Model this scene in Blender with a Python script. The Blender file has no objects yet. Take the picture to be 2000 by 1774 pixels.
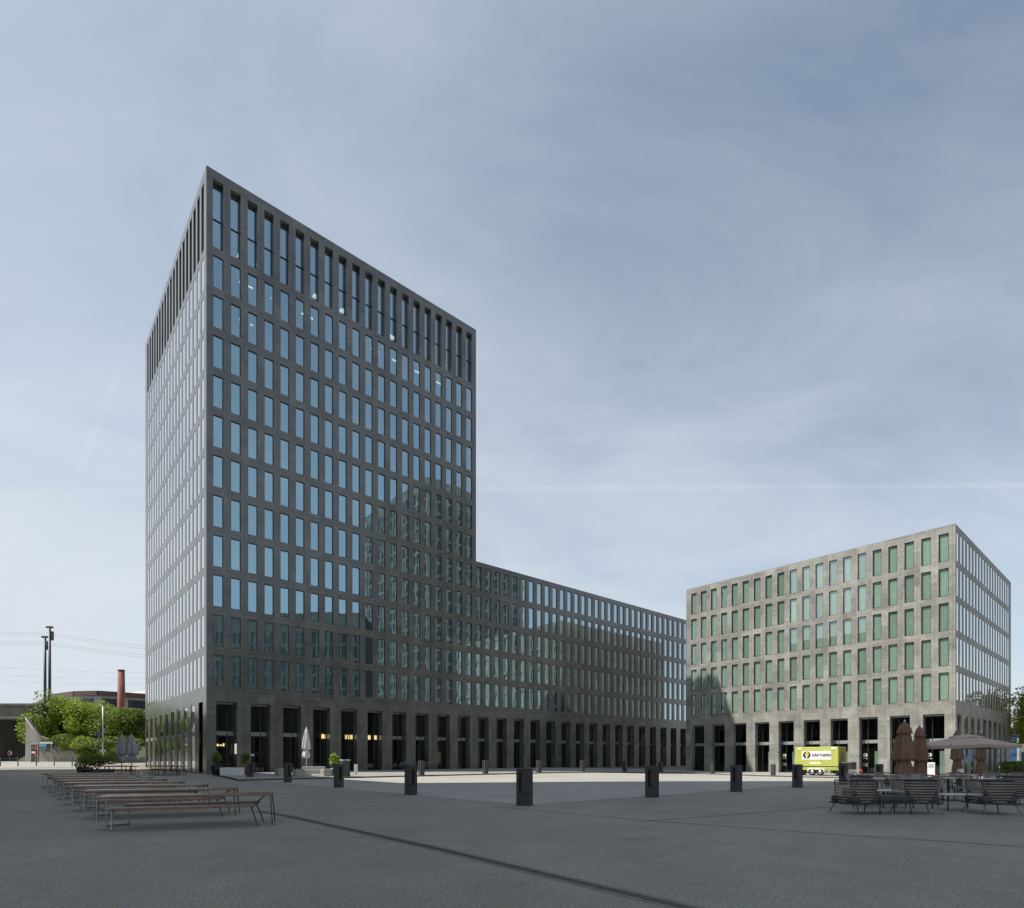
import bpy, bmesh, math, random
from mathutils import Vector, Matrix
random.seed(7)
R = math.radians
sc = bpy.context.scene
C = sc.collection
F, HZ, EYE = 1133.0, 1480.0, 1.42        # focal length and horizon in photo pixels (photo 2000 wide), eye height

# ------------------------------------------------------------------ camera
cd = bpy.data.cameras.new('camera')
cam = bpy.data.objects.new('camera', cd); C.objects.link(cam)
cam.location = (0, 0, EYE); cam.rotation_euler = (R(90), 0, 0)
cd.sensor_fit = 'HORIZONTAL'; cd.sensor_width = 36; cd.lens = F / 2000 * 36
cd.shift_y = (HZ - 887) / 2000
cd.clip_start = 0.1; cd.clip_end = 9000
sc.camera = cam

# ------------------------------------------------------------------ light
SUN_DIR = Vector((0.983, 0.181, -1.29)).normalized()      # direction the light travels
EL = math.asin(-SUN_DIR.z)
wd = bpy.data.worlds.new('World'); sc.world = wd; wd.use_nodes = True
nt = wd.node_tree; nt.nodes.clear()
N = nt.nodes.new; L_ = nt.links.new
wout = N('ShaderNodeOutputWorld'); bg = N('ShaderNodeBackground'); bg.inputs[1].default_value = 0.1
sky = N('ShaderNodeTexSky'); sky.sky_type = 'NISHITA'; sky.sun_disc = False
sky.sun_elevation = EL
sky.sun_rotation = math.atan2(-SUN_DIR.x, -SUN_DIR.y)
sky.air_density = 1.0; sky.dust_density = 0.8; sky.ozone_density = 0.9; sky.altitude = 400
geo = N('ShaderNodeTexCoord'); sep = N('ShaderNodeSeparateXYZ'); L_(geo.outputs['Generated'], sep.inputs[0])
# project direction on a cloud layer plane
mz = N('ShaderNodeMath'); mz.operation = 'MAXIMUM'; mz.inputs[1].default_value = 0.0; L_(sep.outputs[2], mz.inputs[0])
az = N('ShaderNodeMath'); az.operation = 'ADD'; az.inputs[1].default_value = 0.22; L_(mz.outputs[0], az.inputs[0])
dv = N('ShaderNodeVectorMath'); dv.operation = 'DIVIDE'; L_(geo.outputs['Generated'], dv.inputs[0])
cb = N('ShaderNodeCombineXYZ')
for i in range(3): L_(az.outputs[0], cb.inputs[i])
L_(cb.outputs[0], dv.inputs[1])
mp = N('ShaderNodeMapping'); mp.inputs['Rotation'].default_value = (0, 0, R(-28)); mp.inputs['Scale'].default_value = (0.8, 1.5, 0.6)
L_(dv.outputs[0], mp.inputs[0])
cn = N('ShaderNodeTexNoise'); cn.inputs['Scale'].default_value = 1.9; cn.inputs['Detail'].default_value = 9; cn.inputs['Roughness'].default_value = 0.58
cn.inputs['Distortion'].default_value = 0.5
L_(mp.outputs[0], cn.inputs['Vector'])
cr = N('ShaderNodeMapRange'); cr.inputs[1].default_value = 0.30; cr.inputs[2].default_value = 0.80; cr.inputs[3].default_value = 0.36; cr.inputs[4].default_value = 0.74
L_(cn.outputs[0], cr.inputs[0])
# more haze veil on the sun side (left) and towards the horizon
vx = N('ShaderNodeMapRange'); vx.inputs[1].default_value = -0.7; vx.inputs[2].default_value = 0.7; vx.inputs[3].default_value = 0.03; vx.inputs[4].default_value = -0.30
L_(sep.outputs[0], vx.inputs[0])
hzv = N('ShaderNodeMapRange'); hzv.inputs[1].default_value = 0.0; hzv.inputs[2].default_value = 0.75; hzv.inputs[3].default_value = 0.60; hzv.inputs[4].default_value = 0.0
L_(sep.outputs[2], hzv.inputs[0])
s1 = N('ShaderNodeMath'); s1.operation = 'ADD'; L_(cr.outputs[0], s1.inputs[0]); L_(vx.outputs[0], s1.inputs[1])
s2 = N('ShaderNodeMath'); s2.operation = 'ADD'; s2.use_clamp = True; L_(s1.outputs[0], s2.inputs[0]); L_(hzv.outputs[0], s2.inputs[1])
tn = N('ShaderNodeMixRGB'); tn.blend_type = 'MULTIPLY'; tn.inputs[0].default_value = 1; L_(sky.outputs[0], tn.inputs[1]); tn.inputs[2].default_value = (1.06, 1.12, 1.08, 1)
mx = N('ShaderNodeMixRGB'); L_(s2.outputs[0], mx.inputs[0]); L_(tn.outputs[0], mx.inputs[1])
CLOUD = (5.65, 6.15, 6.7, 1)
mx.inputs[2].default_value = CLOUD
# faint condensation trails: thin bands along great circles
def trail(a, b, z0, z1, w, amt, prev):
    d = [Vector(((x-1000)/F, 1, (HZ-y)/F)).normalized() for x, y in (a, b)]; nv = d[0].cross(d[1]).normalized()
    dt = N('ShaderNodeVectorMath'); dt.operation = 'DOT_PRODUCT'; L_(geo.outputs['Generated'], dt.inputs[0]); dt.inputs[1].default_value = nv
    ab = N('ShaderNodeMath'); ab.operation = 'ABSOLUTE'; L_(dt.outputs['Value'], ab.inputs[0])
    r = N('ShaderNodeMapRange'); r.interpolation_type = 'SMOOTHSTEP'; r.inputs[1].default_value = 0; r.inputs[2].default_value = w; r.inputs[3].default_value = amt; r.inputs[4].default_value = 0; L_(ab.outputs[0], r.inputs[0])
    k = N('ShaderNodeMapRange'); k.interpolation_type = 'SMOOTHSTEP'; k.inputs[1].default_value = z0; k.inputs[2].default_value = z0+.05; L_(sep.outputs[2], k.inputs[0])
    k2 = N('ShaderNodeMapRange'); k2.interpolation_type = 'SMOOTHSTEP'; k2.inputs[1].default_value = z1; k2.inputs[2].default_value = z1+.08; k2.inputs[3].default_value = 1; k2.inputs[4].default_value = 0; L_(sep.outputs[2], k2.inputs[0])
    q = N('ShaderNodeMath'); q.operation = 'MULTIPLY'; L_(r.outputs[0], q.inputs[0]); L_(k.outputs[0], q.inputs[1])
    q2 = N('ShaderNodeMath'); q2.operation = 'MULTIPLY'; L_(q.outputs[0], q2.inputs[0]); L_(k2.outputs[0], q2.inputs[1])
    q3 = N('ShaderNodeMath'); q3.operation = 'MULTIPLY'; L_(q2.outputs[0], q3.inputs[0]); L_(cn.outputs[0], q3.inputs[1])
    m = N('ShaderNodeMixRGB'); L_(q3.outputs[0], m.inputs[0]); L_(prev, m.inputs[1]); m.inputs[2].default_value = (6.6, 7.0, 7.3, 1)
    return m.outputs[0]
tr1 = trail((0, 962), (1400, 952),   .25, .60, .006, .24, mx.outputs[0])
tr2 = trail((250, 680), (170, 880),   .34, .46, .007, .22, tr1)
L_(tr2, bg.inputs[0]); L_(bg.outputs[0], wout.inputs[0])

sl = bpy.data.lights.new('sun', 'SUN'); sl.energy = 5.0; sl.angle = R(0.53); sl.color = (1.0, 0.95, 0.87)
sun = bpy.data.objects.new('sun', sl); C.objects.link(sun)
sun.rotation_euler = SUN_DIR.to_track_quat('-Z', 'Y').to_euler(); sun.location = (-60, -20, 90)
sc.view_settings.view_transform = 'Standard'; sc.view_settings.look = 'None'
sc.view_settings.exposure = 0.3; sc.view_settings.gamma = 1

# ------------------------------------------------------------------ helpers
def S(t):
    t = max(0.0, min(1.0, t)); return t * t * (3 - 2 * t)
def zg(X, Y):
    return -0.45 * S((X - 2) / 26) * S((Y - 28) / 28) + 0.85 * S((-35 - X) / 20) * S((Y - 60) / 26)
def at(px, py, Y):
    return Vector(((px - 1000) / F * Y, Y, EYE - (py - HZ) / F * Y))
def G(px, py):
    z = 0.0
    for _ in range(12):
        Y = F * (EYE - z) / (py - HZ); X = (px - 1000) / F * Y
        z = 0.5 * z + 0.5 * zg(X, Y)
    return Vector((X, Y, zg(X, Y)))
def gnd(px, Y, dz=0.0):
    X = (px - 1000) / F * Y
    return Vector((X, Y, zg(X, Y) + dz))

class MB:
    def __init__(s): s.v = []; s.f = []; s.m = []; s.sm = []
    def quad(s, a, b, c, d, m=0, sm=False):
        i = len(s.v); s.v += [tuple(a), tuple(b), tuple(c), tuple(d)]; s.f.append((i, i+1, i+2, i+3)); s.m.append(m); s.sm.append(sm)
    def poly(s, pts, m=0):
        i = len(s.v); s.v += [tuple(p) for p in pts]; s.f.append(tuple(range(i, i+len(pts)))); s.m.append(m); s.sm.append(False)
    def box(s, x0, x1, y0, y1, z0, z1, m=0, M=None):
        p = [(x0,y0,z0),(x1,y0,z0),(x1,y1,z0),(x0,y1,z0),(x0,y0,z1),(x1,y0,z1),(x1,y1,z1),(x0,y1,z1)]
        if M is not None: p = [tuple(M @ Vector(q)) for q in p]
        i = len(s.v); s.v += p
        for f in ((0,3,2,1),(4,5,6,7),(0,1,5,4),(1,2,6,5),(2,3,7,6),(3,0,4,7)):
            s.f.append(tuple(i+k for k in f)); s.m.append(m); s.sm.append(False)
    def bbox(s, x0, x1, y0, y1, z0, z1, b=0.01, m=0, M=None):
        """box with chamfered edges (built with bmesh)"""
        bm = bmesh.new(); bmesh.ops.create_cube(bm, size=1)
        for v in bm.verts:
            v.co = Vector(((x0+x1)/2 + v.co.x*(x1-x0), (y0+y1)/2 + v.co.y*(y1-y0), (z0+z1)/2 + v.co.z*(z1-z0)))
        bmesh.ops.bevel(bm, geom=bm.edges[:], offset=b, segments=2, affect='EDGES', profile=0.5)
        i = len(s.v)
        for v in bm.verts: s.v.append(tuple(M @ v.co) if M is not None else tuple(v.co))
        bm.verts.index_update()
        for f in bm.faces: s.f.append(tuple(i+v.index for v in f.verts)); s.m.append(m); s.sm.append(False)
        bm.free()
    def tube(s, pts, r, n=8, m=0, cap=True):
        pts = [Vector(p) for p in pts]; rings = []
        rr = r if isinstance(r, (list, tuple)) else [r]*len(pts)
        for k, p in enumerate(pts):
            d = (pts[min(k+1, len(pts)-1)] - pts[max(k-1, 0)]).normalized()
            up = Vector((0,0,1)) if abs(d.z) < 0.9 else Vector((1,0,0))
            a = d.cross(up).normalized(); b = d.cross(a)
            i = len(s.v); rings.append(i)
            for j in range(n):
                t = 2*math.pi*j/n; s.v.append(tuple(p + (a*math.cos(t) + b*math.sin(t))*rr[k]))
        for k in range(len(pts)-1):
            for j in range(n):
                s.f.append((rings[k]+j, rings[k]+(j+1)%n, rings[k+1]+(j+1)%n, rings[k+1]+j)); s.m.append(m); s.sm.append(True)
        if cap:
            s.f.append(tuple(rings[0]+j for j in range(n))[::-1]); s.m.append(m); s.sm.append(False)
            s.f.append(tuple(rings[-1]+j for j in range(n))); s.m.append(m); s.sm.append(False)
    def lathe(s, prof, n=16, m=0, fn=None, c=(0,0)):
        rings = []
        for k, (r, z) in enumerate(prof):
            i = len(s.v); rings.append(i)
            for j in range(n):
                t = 2*math.pi*j/n; q = r * (fn(t, k, z) if fn else 1)
                s.v.append((c[0]+q*math.cos(t), c[1]+q*math.sin(t), z))
        for k in range(len(prof)-1):
            for j in range(n):
                s.f.append((rings[k]+j, rings[k]+(j+1)%n, rings[k+1]+(j+1)%n, rings[k+1]+j)); s.m.append(m); s.sm.append(True)
        s.f.append(tuple(rings[0]+j for j in range(n))[::-1]); s.m.append(m); s.sm.append(False)
        s.f.append(tuple(rings[-1]+j for j in range(n))); s.m.append(m); s.sm.append(False)
    def prism(s, outline, y0, y1, m=0, axis='y'):
        P = (lambda a, b, t: (a, t, b)) if axis == 'y' else ((lambda a, b, t: (t, a, b)) if axis == 'x' else (lambda a, b, t: (a, b, t)))
        n = len(outline); i = len(s.v)
        s.v += [P(a, b, y0) for a, b in outline] + [P(a, b, y1) for a, b in outline]
        s.f.append(tuple(i+k for k in range(n))); s.f.append(tuple(i+n+k for k in range(n))[::-1]); s.m += [m, m]; s.sm += [False]*2
        for k in range(n):
            s.f.append((i+k, i+n+k, i+n+(k+1)%n, i+(k+1)%n)); s.m.append(m); s.sm.append(False)
    def mesh(s, name, mats):
        me = bpy.data.meshes.new(name); me.from_pydata(s.v, [], s.f)
        for m in (mats if isinstance(mats, (list, tuple)) else [mats]): me.materials.append(m)
        me.polygons.foreach_set('material_index', s.m); me.polygons.foreach_set('use_smooth', s.sm); me.update()
        return me
    def build(s, name, mats, parent=None, loc=None, kind=None):
        o = bpy.data.objects.new(name, s.mesh(name, mats)); C.objects.link(o)
        if parent is not None: o.parent = parent
        if loc is not None: o.location = loc
        if kind: o['kind'] = kind
        return o

def tag(o, label, cat, group=None):
    o['label'] = label; o['category'] = cat
    if group: o['group'] = group
    return o
def thing(name, label, cat, loc, rz=0.0, group=None):
    o = bpy.data.objects.new(name, None); C.objects.link(o); o.empty_display_size = 0.3
    o.location = loc; o.rotation_euler = (0, 0, rz); return tag(o, label, cat, group)
def dup(root, loc, rz, label):
    def cp(o, parent):
        c = o.copy(); C.objects.link(c)
        if parent is not None: c.parent = parent
        for ch in o.children: cp(ch, c)
        return c
    r = cp(root, None); r.location = loc; r.rotation_euler = (0, 0, rz); r['label'] = label
    return r

# ------------------------------------------------------------------ materials
def mat(name, col, rough=0.6, metal=0.0, spec=0.5, noise=None, bump=None, emit=None, var=0.25, scale=3.0, detail=5):
    """principled with procedural tonal variation"""
    m = bpy.data.materials.new(name); m.use_nodes = True; t = m.node_tree; p = t.nodes['Principled BSDF']
    p.inputs['Roughness'].default_value = rough; p.inputs['Metallic'].default_value = metal; p.inputs['Specular IOR Level'].default_value = spec
    tc = t.nodes.new('ShaderNodeTexCoord'); nz = t.nodes.new('ShaderNodeTexNoise')
    nz.inputs['Scale'].default_value = scale; nz.inputs['Detail'].default_value = detail
    t.links.new(tc.outputs['Object'], nz.inputs['Vector'])
    mr = t.nodes.new('ShaderNodeMapRange'); mr.inputs[1].default_value = 0.3; mr.inputs[2].default_value = 0.7
    mr.inputs[3].default_value = 1 - var; mr.inputs[4].default_value = 1 + var
    t.links.new(nz.outputs[0], mr.inputs[0])
    mu = t.nodes.new('ShaderNodeMixRGB'); mu.blend_type = 'MULTIPLY'; mu.inputs[0].default_value = 1
    mu.inputs[1].default_value = (*col, 1); t.links.new(mr.outputs[0], mu.inputs[2])
    t.links.new(mu.outputs[0], p.inputs['Base Color'])
    if bump:
        b = t.nodes.new('ShaderNodeBump'); b.inputs['Strength'].default_value = bump; b.inputs['Distance'].default_value = 0.02
        t.links.new(nz.outputs[0], b.inputs['Height']); t.links.new(b.outputs[0], p.inputs['Normal'])
    if emit:
        p.inputs['Emission Color'].default_value = (*emit[0], 1); p.inputs['Emission Strength'].default_value = emit[1]
    return m

def stone_mat(name, col, rough=0.34, ior=1.5):
    m = bpy.data.materials.new(name); m.use_nodes = True; t = m.node_tree; p = t.nodes['Principled BSDF']; n = t.nodes.new; l = t.links.new
    tc = n('ShaderNodeTexCoord')
    a = n('ShaderNodeTexNoise'); a.inputs['Scale'].default_value = 0.42; a.inputs['Detail'].default_value = 8; a.inputs['Roughness'].default_value = 0.62; a.inputs['Distortion'].default_value = 1.1
    l(tc.outputs['Object'], a.inputs['Vector'])
    r1 = n('ShaderNodeValToRGB'); e = r1.color_ramp.elements
    e[0].position = 0.32; e[0].color = (*[c*0.72 for c in col], 1); e[1].position = 0.70; e[1].color = (*[c*1.28 for c in col], 1)
    l(a.outputs[0], r1.inputs[0])
    # pale veins
    vv = n('ShaderNodeTexNoise'); vv.inputs['Scale'].default_value = 0.55; vv.inputs['Detail'].default_value = 3; vv.inputs['Distortion'].default_value = 2.5
    l(tc.outputs['Object'], vv.inputs['Vector'])
    ab = n('ShaderNodeMath'); ab.operation = 'SUBTRACT'; ab.inputs[1].default_value = 0.5; l(vv.outputs[0], ab.inputs[0])
    ac = n('ShaderNodeMath'); ac.operation = 'ABSOLUTE'; l(ab.outputs[0], ac.inputs[0])
    vr = n('ShaderNodeMapRange'); vr.inputs[1].default_value = 0.0; vr.inputs[2].default_value = 0.02; vr.inputs[3].default_value = 0.4; vr.inputs[4].default_value = 0.0
    l(ac.outputs[0], vr.inputs[0])
    mv = n('ShaderNodeMixRGB'); l(vr.outputs[0], mv.inputs[0]); l(r1.outputs[0], mv.inputs[1]); mv.inputs[2].default_value = (*[min(1, c*1.9) for c in col], 1)
    # slab by slab tone: cells 1.45 m wide, 0.875 m high
    mpn = n('ShaderNodeMapping'); mpn.inputs['Scale'].default_value = (1/1.45, 1/1.45, 1/1.75); l(tc.outputs['Object'], mpn.inputs[0])
    fl = n('ShaderNodeVectorMath'); fl.operation = 'FLOOR'; l(mpn.outputs[0], fl.inputs[0])
    wn = n('ShaderNodeTexWhiteNoise'); wn.noise_dimensions = '3D'; l(fl.outputs[0], wn.inputs['Vector'])
    wr = n('ShaderNodeMapRange'); wr.inputs[3].default_value = 0.80; wr.inputs[4].default_value = 1.20; l(wn.outputs[0], wr.inputs[0])
    mu = n('ShaderNodeMixRGB'); mu.blend_type = 'MULTIPLY'; mu.inputs[0].default_value = 1; l(mv.outputs[0], mu.inputs[1]); l(wr.outputs[0], mu.inputs[2])
    # open joints between the slabs
    jm = n('ShaderNodeMapping'); jm.inputs['Scale'].default_value = (1/1.45, 1/1.45, 1/1.75); jm.inputs['Location'].default_value = (-.152, -.152, -.206); l(tc.outputs['Object'], jm.inputs[0])
    jf = n('ShaderNodeVectorMath'); jf.operation = 'FRACTION'; l(jm.outputs[0], jf.inputs[0]); js = n('ShaderNodeSeparateXYZ'); l(jf.outputs[0], js.inputs[0])
    j1 = n('ShaderNodeMath'); j1.operation = 'MINIMUM'; l(js.outputs[0], j1.inputs[0]); l(js.outputs[1], j1.inputs[1])
    j2 = n('ShaderNodeMath'); j2.operation = 'MINIMUM'; l(j1.outputs[0], j2.inputs[0]); l(js.outputs[2], j2.inputs[1])
    jr = n('ShaderNodeMapRange'); jr.inputs[1].default_value = .016; jr.inputs[2].default_value = .024; jr.inputs[3].default_value = .55; jr.inputs[4].default_value = 1; l(j2.outputs[0], jr.inputs[0])
    mj = n('ShaderNodeMixRGB'); mj.blend_type = 'MULTIPLY'; mj.inputs[0].default_value = 1; l(mu.outputs[0], mj.inputs[1]); l(jr.outputs[0], mj.inputs[2])
    l(mj.outputs[0], p.inputs['Base Color'])
    p.inputs['Roughness'].default_value = rough; p.inputs['IOR'].default_value = ior
    fb = n('ShaderNodeTexNoise'); fb.inputs['Scale'].default_value = 30; fb.inputs['Detail'].default_value = 4; l(tc.outputs['Object'], fb.inputs['Vector'])
    b = n('ShaderNodeBump'); b.inputs['Strength'].default_value = 0.12; b.inputs['Distance'].default_value = 0.01; l(fb.outputs[0], b.inputs['Height']); l(b.outputs[0], p.inputs['Normal'])
    return m

def glass_mat(name, refl, tint, trans, rough=0.0, wav=0.0):
    """coated facade glass: mirror layer over a tinted see-through pane"""
    m = bpy.data.materials.new(name); m.use_nodes = True; t = m.node_tree; t.nodes.clear(); n = t.nodes.new; l = t.links.new
    o = n('ShaderNodeOutputMaterial'); g = n('ShaderNodeBsdfGlossy'); g.inputs['Color'].default_value = (*tint, 1); g.inputs['Roughness'].default_value = rough
    tr = n('ShaderNodeBsdfTransparent'); tr.inputs['Color'].default_value = (*trans, 1)
    lw = n('ShaderNodeLayerWeight'); lw.inputs['Blend'].default_value = 0.5
    pw = n('ShaderNodeMath'); pw.operation = 'POWER'; pw.inputs[1].default_value = 3.1; l(lw.outputs['Facing'], pw.inputs[0])
    tw = n('ShaderNodeMapRange'); tw.inputs[1].default_value = 0.18; tw.inputs[2].default_value = 0.60; l(lw.outputs['Facing'], tw.inputs[0])
    tm = n('ShaderNodeMixRGB'); tm.inputs[1].default_value = (*tint, 1); tm.inputs[2].default_value = (1, 1, 1, 1); l(tw.outputs[0], tm.inputs[0]); l(tm.outputs[0], g.inputs['Color'])
    mr = n('ShaderNodeMapRange'); mr.inputs[2].default_value = 0.6; mr.inputs[3].default_value = refl; mr.inputs[4].default_value = 0.97; l(pw.outputs[0], mr.inputs[0])
    mi = n('ShaderNodeMixShader'); l(mr.outputs[0], mi.inputs[0]); l(tr.outputs[0], mi.inputs[1]); l(g.outputs[0], mi.inputs[2]); l(mi.outputs[0], o.inputs[0])
    if wav:
        tc = n('ShaderNodeTexCoord'); nz = n('ShaderNodeTexNoise'); nz.inputs['Scale'].default_value = 0.9; nz.inputs['Detail'].default_value = 1; l(tc.outputs['Object'], nz.inputs['Vector'])
        b = n('ShaderNodeBump'); b.inputs['Strength'].default_value = wav; b.inputs['Distance'].default_value = 0.02; l(nz.outputs[0], b.inputs['Height']); l(b.outputs[0], g.inputs['Normal'])
    return m

def blind_mat(name, col, stripe=90.0):
    m = bpy.data.materials.new(name); m.use_nodes = True; t = m.node_tree; p = t.nodes['Principled BSDF']; n = t.nodes.new; l = t.links.new
    tc = n('ShaderNodeTexCoord'); sp = n('ShaderNodeSeparateXYZ'); l(tc.outputs['Object'], sp.inputs[0])
    ad = n('ShaderNodeMath'); ad.operation = 'ADD'; l(sp.outputs[0], ad.inputs[0]); l(sp.outputs[1], ad.inputs[1])
    ml = n('ShaderNodeMath'); ml.operation = 'MULTIPLY'; ml.inputs[1].default_value = 2*math.pi/0.125; l(ad.outputs[0], ml.inputs[0])
    si = n('ShaderNodeMath'); si.operation = 'SINE'; l(ml.outputs[0], si.inputs[0])
    mr = n('ShaderNodeMapRange'); mr.inputs[1].default_value = -1; mr.inputs[2].default_value = 1; mr.inputs[3].default_value = 0.72; mr.inputs[4].default_value = 1.1; l(si.outputs[0], mr.inputs[0])
    # window by window tone
    fl = n('ShaderNodeVectorMath'); fl.operation = 'FLOOR'
    mpn = n('ShaderNodeMapping'); mpn.inputs['Scale'].default_value = (1/1.45, 1/1.45, 1/3.5); mpn.inputs['Location'].default_value = (0.1, 0.1, 0); l(tc.outputs['Object'], mpn.inputs[0]); l(mpn.outputs[0], fl.inputs[0])
    wn = n('ShaderNodeTexWhiteNoise'); l(fl.outputs[0], wn.inputs['Vector'])
    wr = n('ShaderNodeMapRange'); wr.inputs[3].default_value = 0.75; wr.inputs[4].default_value = 1.1; l(wn.outputs[0], wr.inputs[0])
    mm = n('ShaderNodeMath'); mm.operation = 'MULTIPLY'; l(mr.outputs[0], mm.inputs[0]); l(wr.outputs[0], mm.inputs[1])
    mu = n('ShaderNodeMixRGB'); mu.blend_type = 'MULTIPLY'; mu.inputs[0].default_value = 1; mu.inputs[1].default_value = (*col, 1); l(mm.outputs[0], mu.inputs[2])
    l(mu.outputs[0], p.inputs['Base Color']); p.inputs['Roughness'].default_value = 0.8
    return m

M = {}
M['stone'] = stone_mat('dark_gneiss', (0.108, 0.110, 0.100), rough=0.25, ior=1.85)
M['stone2'] = stone_mat('grey_gneiss', (0.240, 0.234, 0.212), rough=0.5)
M['bollard'] = stone_mat('bollard_stone', (0.055, 0.058, 0.056), rough=0.5)
M['frame'] = mat('dark_frame', (0.018, 0.021, 0.022), 0.4)
M['glassA'] = glass_mat('blue_coated_glass', 0.56, (0.58, 0.87, 1.0), (0.28, 0.38, 0.37), wav=0.10)
M['glassB'] = glass_mat('green_coated_glass', 0.26, (0.85, 0.95, 1.0), (0.64, 0.77, 0.71), wav=0.06)
M['glassG'] = glass_mat('shop_glass', 0.05, (0.9, 0.95, 0.95), (0.45, 0.56, 0.52))
M['blindA'] = blind_mat('blind_fabric', (0.13, 0.155, 0.15))
M['blindB'] = blind_mat('blind_fabric_pale', (0.78, 0.80, 0.74))
M['interior'] = mat('interior_plaster', (0.34, 0.34, 0.32), 0.9, var=0.1)
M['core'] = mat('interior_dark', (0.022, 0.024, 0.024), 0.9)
M['band'] = mat('pale_spandrel', (0.24, 0.265, 0.26), 0.5, var=0.1)
M['roof'] = mat('roof_metal', (0.16, 0.17, 0.17), 0.5)
M['lamp'] = mat('ceiling_lamp', (0.9, 0.88, 0.8), 0.5, emit=((1.0, 0.92, 0.75), 2.6))
M['lantern'] = mat('lantern_glow', (0.9, 0.7, 0.3), 0.5, emit=((1.0, 0.62, 0.28), 1.9), var=0.05)
M['steel'] = mat('galvanised_steel', (0.50, 0.51, 0.52), 0.32, 0.9, var=0.12)
M['dsteel'] = mat('dark_steel', (0.045, 0.047, 0.05), 0.45, 0.4)
M['wood'] = mat('oiled_timber', (0.20, 0.125, 0.085), 0.26, var=0.35, scale=5)
M['rwood'] = mat('red_timber', (0.13, 0.04, 0.03), 0.5, var=0.3, scale=5)
M['concrete'] = mat('concrete', (0.34, 0.32, 0.28), 0.85, var=0.22, scale=0.6, bump=0.2)
M['dconcrete'] = mat('old_concrete', (0.15, 0.14, 0.125), 0.9, var=0.3, scale=0.5, bump=0.2)
M['white'] = mat('white_paint', (0.74, 0.74, 0.71), 0.5, var=0.06)
M['black'] = mat('black_plastic', (0.012, 0.012, 0.013), 0.45)
M['greyfab'] = mat('grey_canvas', (0.36, 0.36, 0.37), 0.9, var=0.12, scale=4)
M['whitefab'] = mat('white_canvas', (0.68, 0.66, 0.66), 0.9, var=0.1, scale=4)
M['brownfab'] = mat('brown_canvas', (0.21, 0.12, 0.08), 0.9, var=0.15, scale=4)
M['taupefab'] = mat('taupe_canvas', (0.46, 0.35, 0.29), 0.9, var=0.1, scale=4)
M['lime'] = mat('lime_paint', (0.42, 0.44, 0.10), 0.35, var=0.06)
M['olive'] = mat('olive_paint', (0.30, 0.27, 0.03), 0.4, var=0.1)
M['brick'] = mat('red_brick', (0.25, 0.095, 0.07), 0.85, var=0.25, scale=2)
M['fascia'] = mat('red_brown_fascia', (0.095, 0.055, 0.05), 0.7)
M['hallwall'] = mat('hall_panels', (0.34, 0.33, 0.31), 0.8, var=0.15)
M['darkglass'] = mat('dark_window', (0.035, 0.045, 0.05), 0.08, var=0.3, scale=0.8)
M['bluepanel'] = mat('blue_panel', (0.03, 0.08, 0.34), 0.35, var=0.25, scale=0.4)
M['sofa'] = mat('woven_strap', (0.22, 0.19, 0.165), 0.7)
M['cushion'] = mat('dark_cushion', (0.055, 0.055, 0.06), 0.9, var=0.15, scale=6)
M['wiregrey'] = mat('wire_grey', (0.22, 0.22, 0.23), 0.5)
M['steel2'] = mat('brushed_steel', (0.28, 0.29, 0.30), 0.4, 0.7)
M['chair'] = mat('grey_chair_mesh', (0.32, 0.30, 0.28), 0.7)
M['tabletop'] = mat('pale_tabletop', (0.46, 0.45, 0.43), 0.4)
M['bark'] = mat('bark', (0.09, 0.065, 0.045), 0.9)
M['skin'] = mat('skin', (0.45, 0.28, 0.2), 0.6)
M['terracotta'] = mat('terracotta', (0.22, 0.09, 0.055), 0.8)

def leaf_mat(name, c1, c2):
    m = bpy.data.materials.new(name); m.use_nodes = True; t = m.node_tree; p = t.nodes['Principled BSDF']; n = t.nodes.new; l = t.links.new
    g = n('ShaderNodeNewGeometry'); r = n('ShaderNodeValToRGB'); r.color_ramp.elements[0].color = (*c1, 1); r.color_ramp.elements[1].color = (*c2, 1)
    l(g.outputs['Random Per Island'], r.inputs[0]); l(r.outputs[0], p.inputs['Base Color']); p.inputs['Roughness'].default_value = 0.55
    tl = n('ShaderNodeBsdfTranslucent'); l(r.outputs[0], tl.inputs[0]); mi = n('ShaderNodeMixShader'); mi.inputs[0].default_value = 0.35
    l(p.outputs[0], mi.inputs[1]); l(tl.outputs[0], mi.inputs[2]); l(mi.outputs[0], t.nodes['Material Output'].inputs[0])
    return m
M['leafA'] = leaf_mat('leaf_fresh', (0.15, 0.24, 0.02), (0.36, 0.46, 0.06))
M['leafB'] = leaf_mat('leaf_dark', (0.08, 0.13, 0.016), (0.21, 0.29, 0.04))
M['leafC'] = leaf_mat('leaf_yellow', (0.20, 0.22, 0.02), (0.44, 0.42, 0.05))

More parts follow.
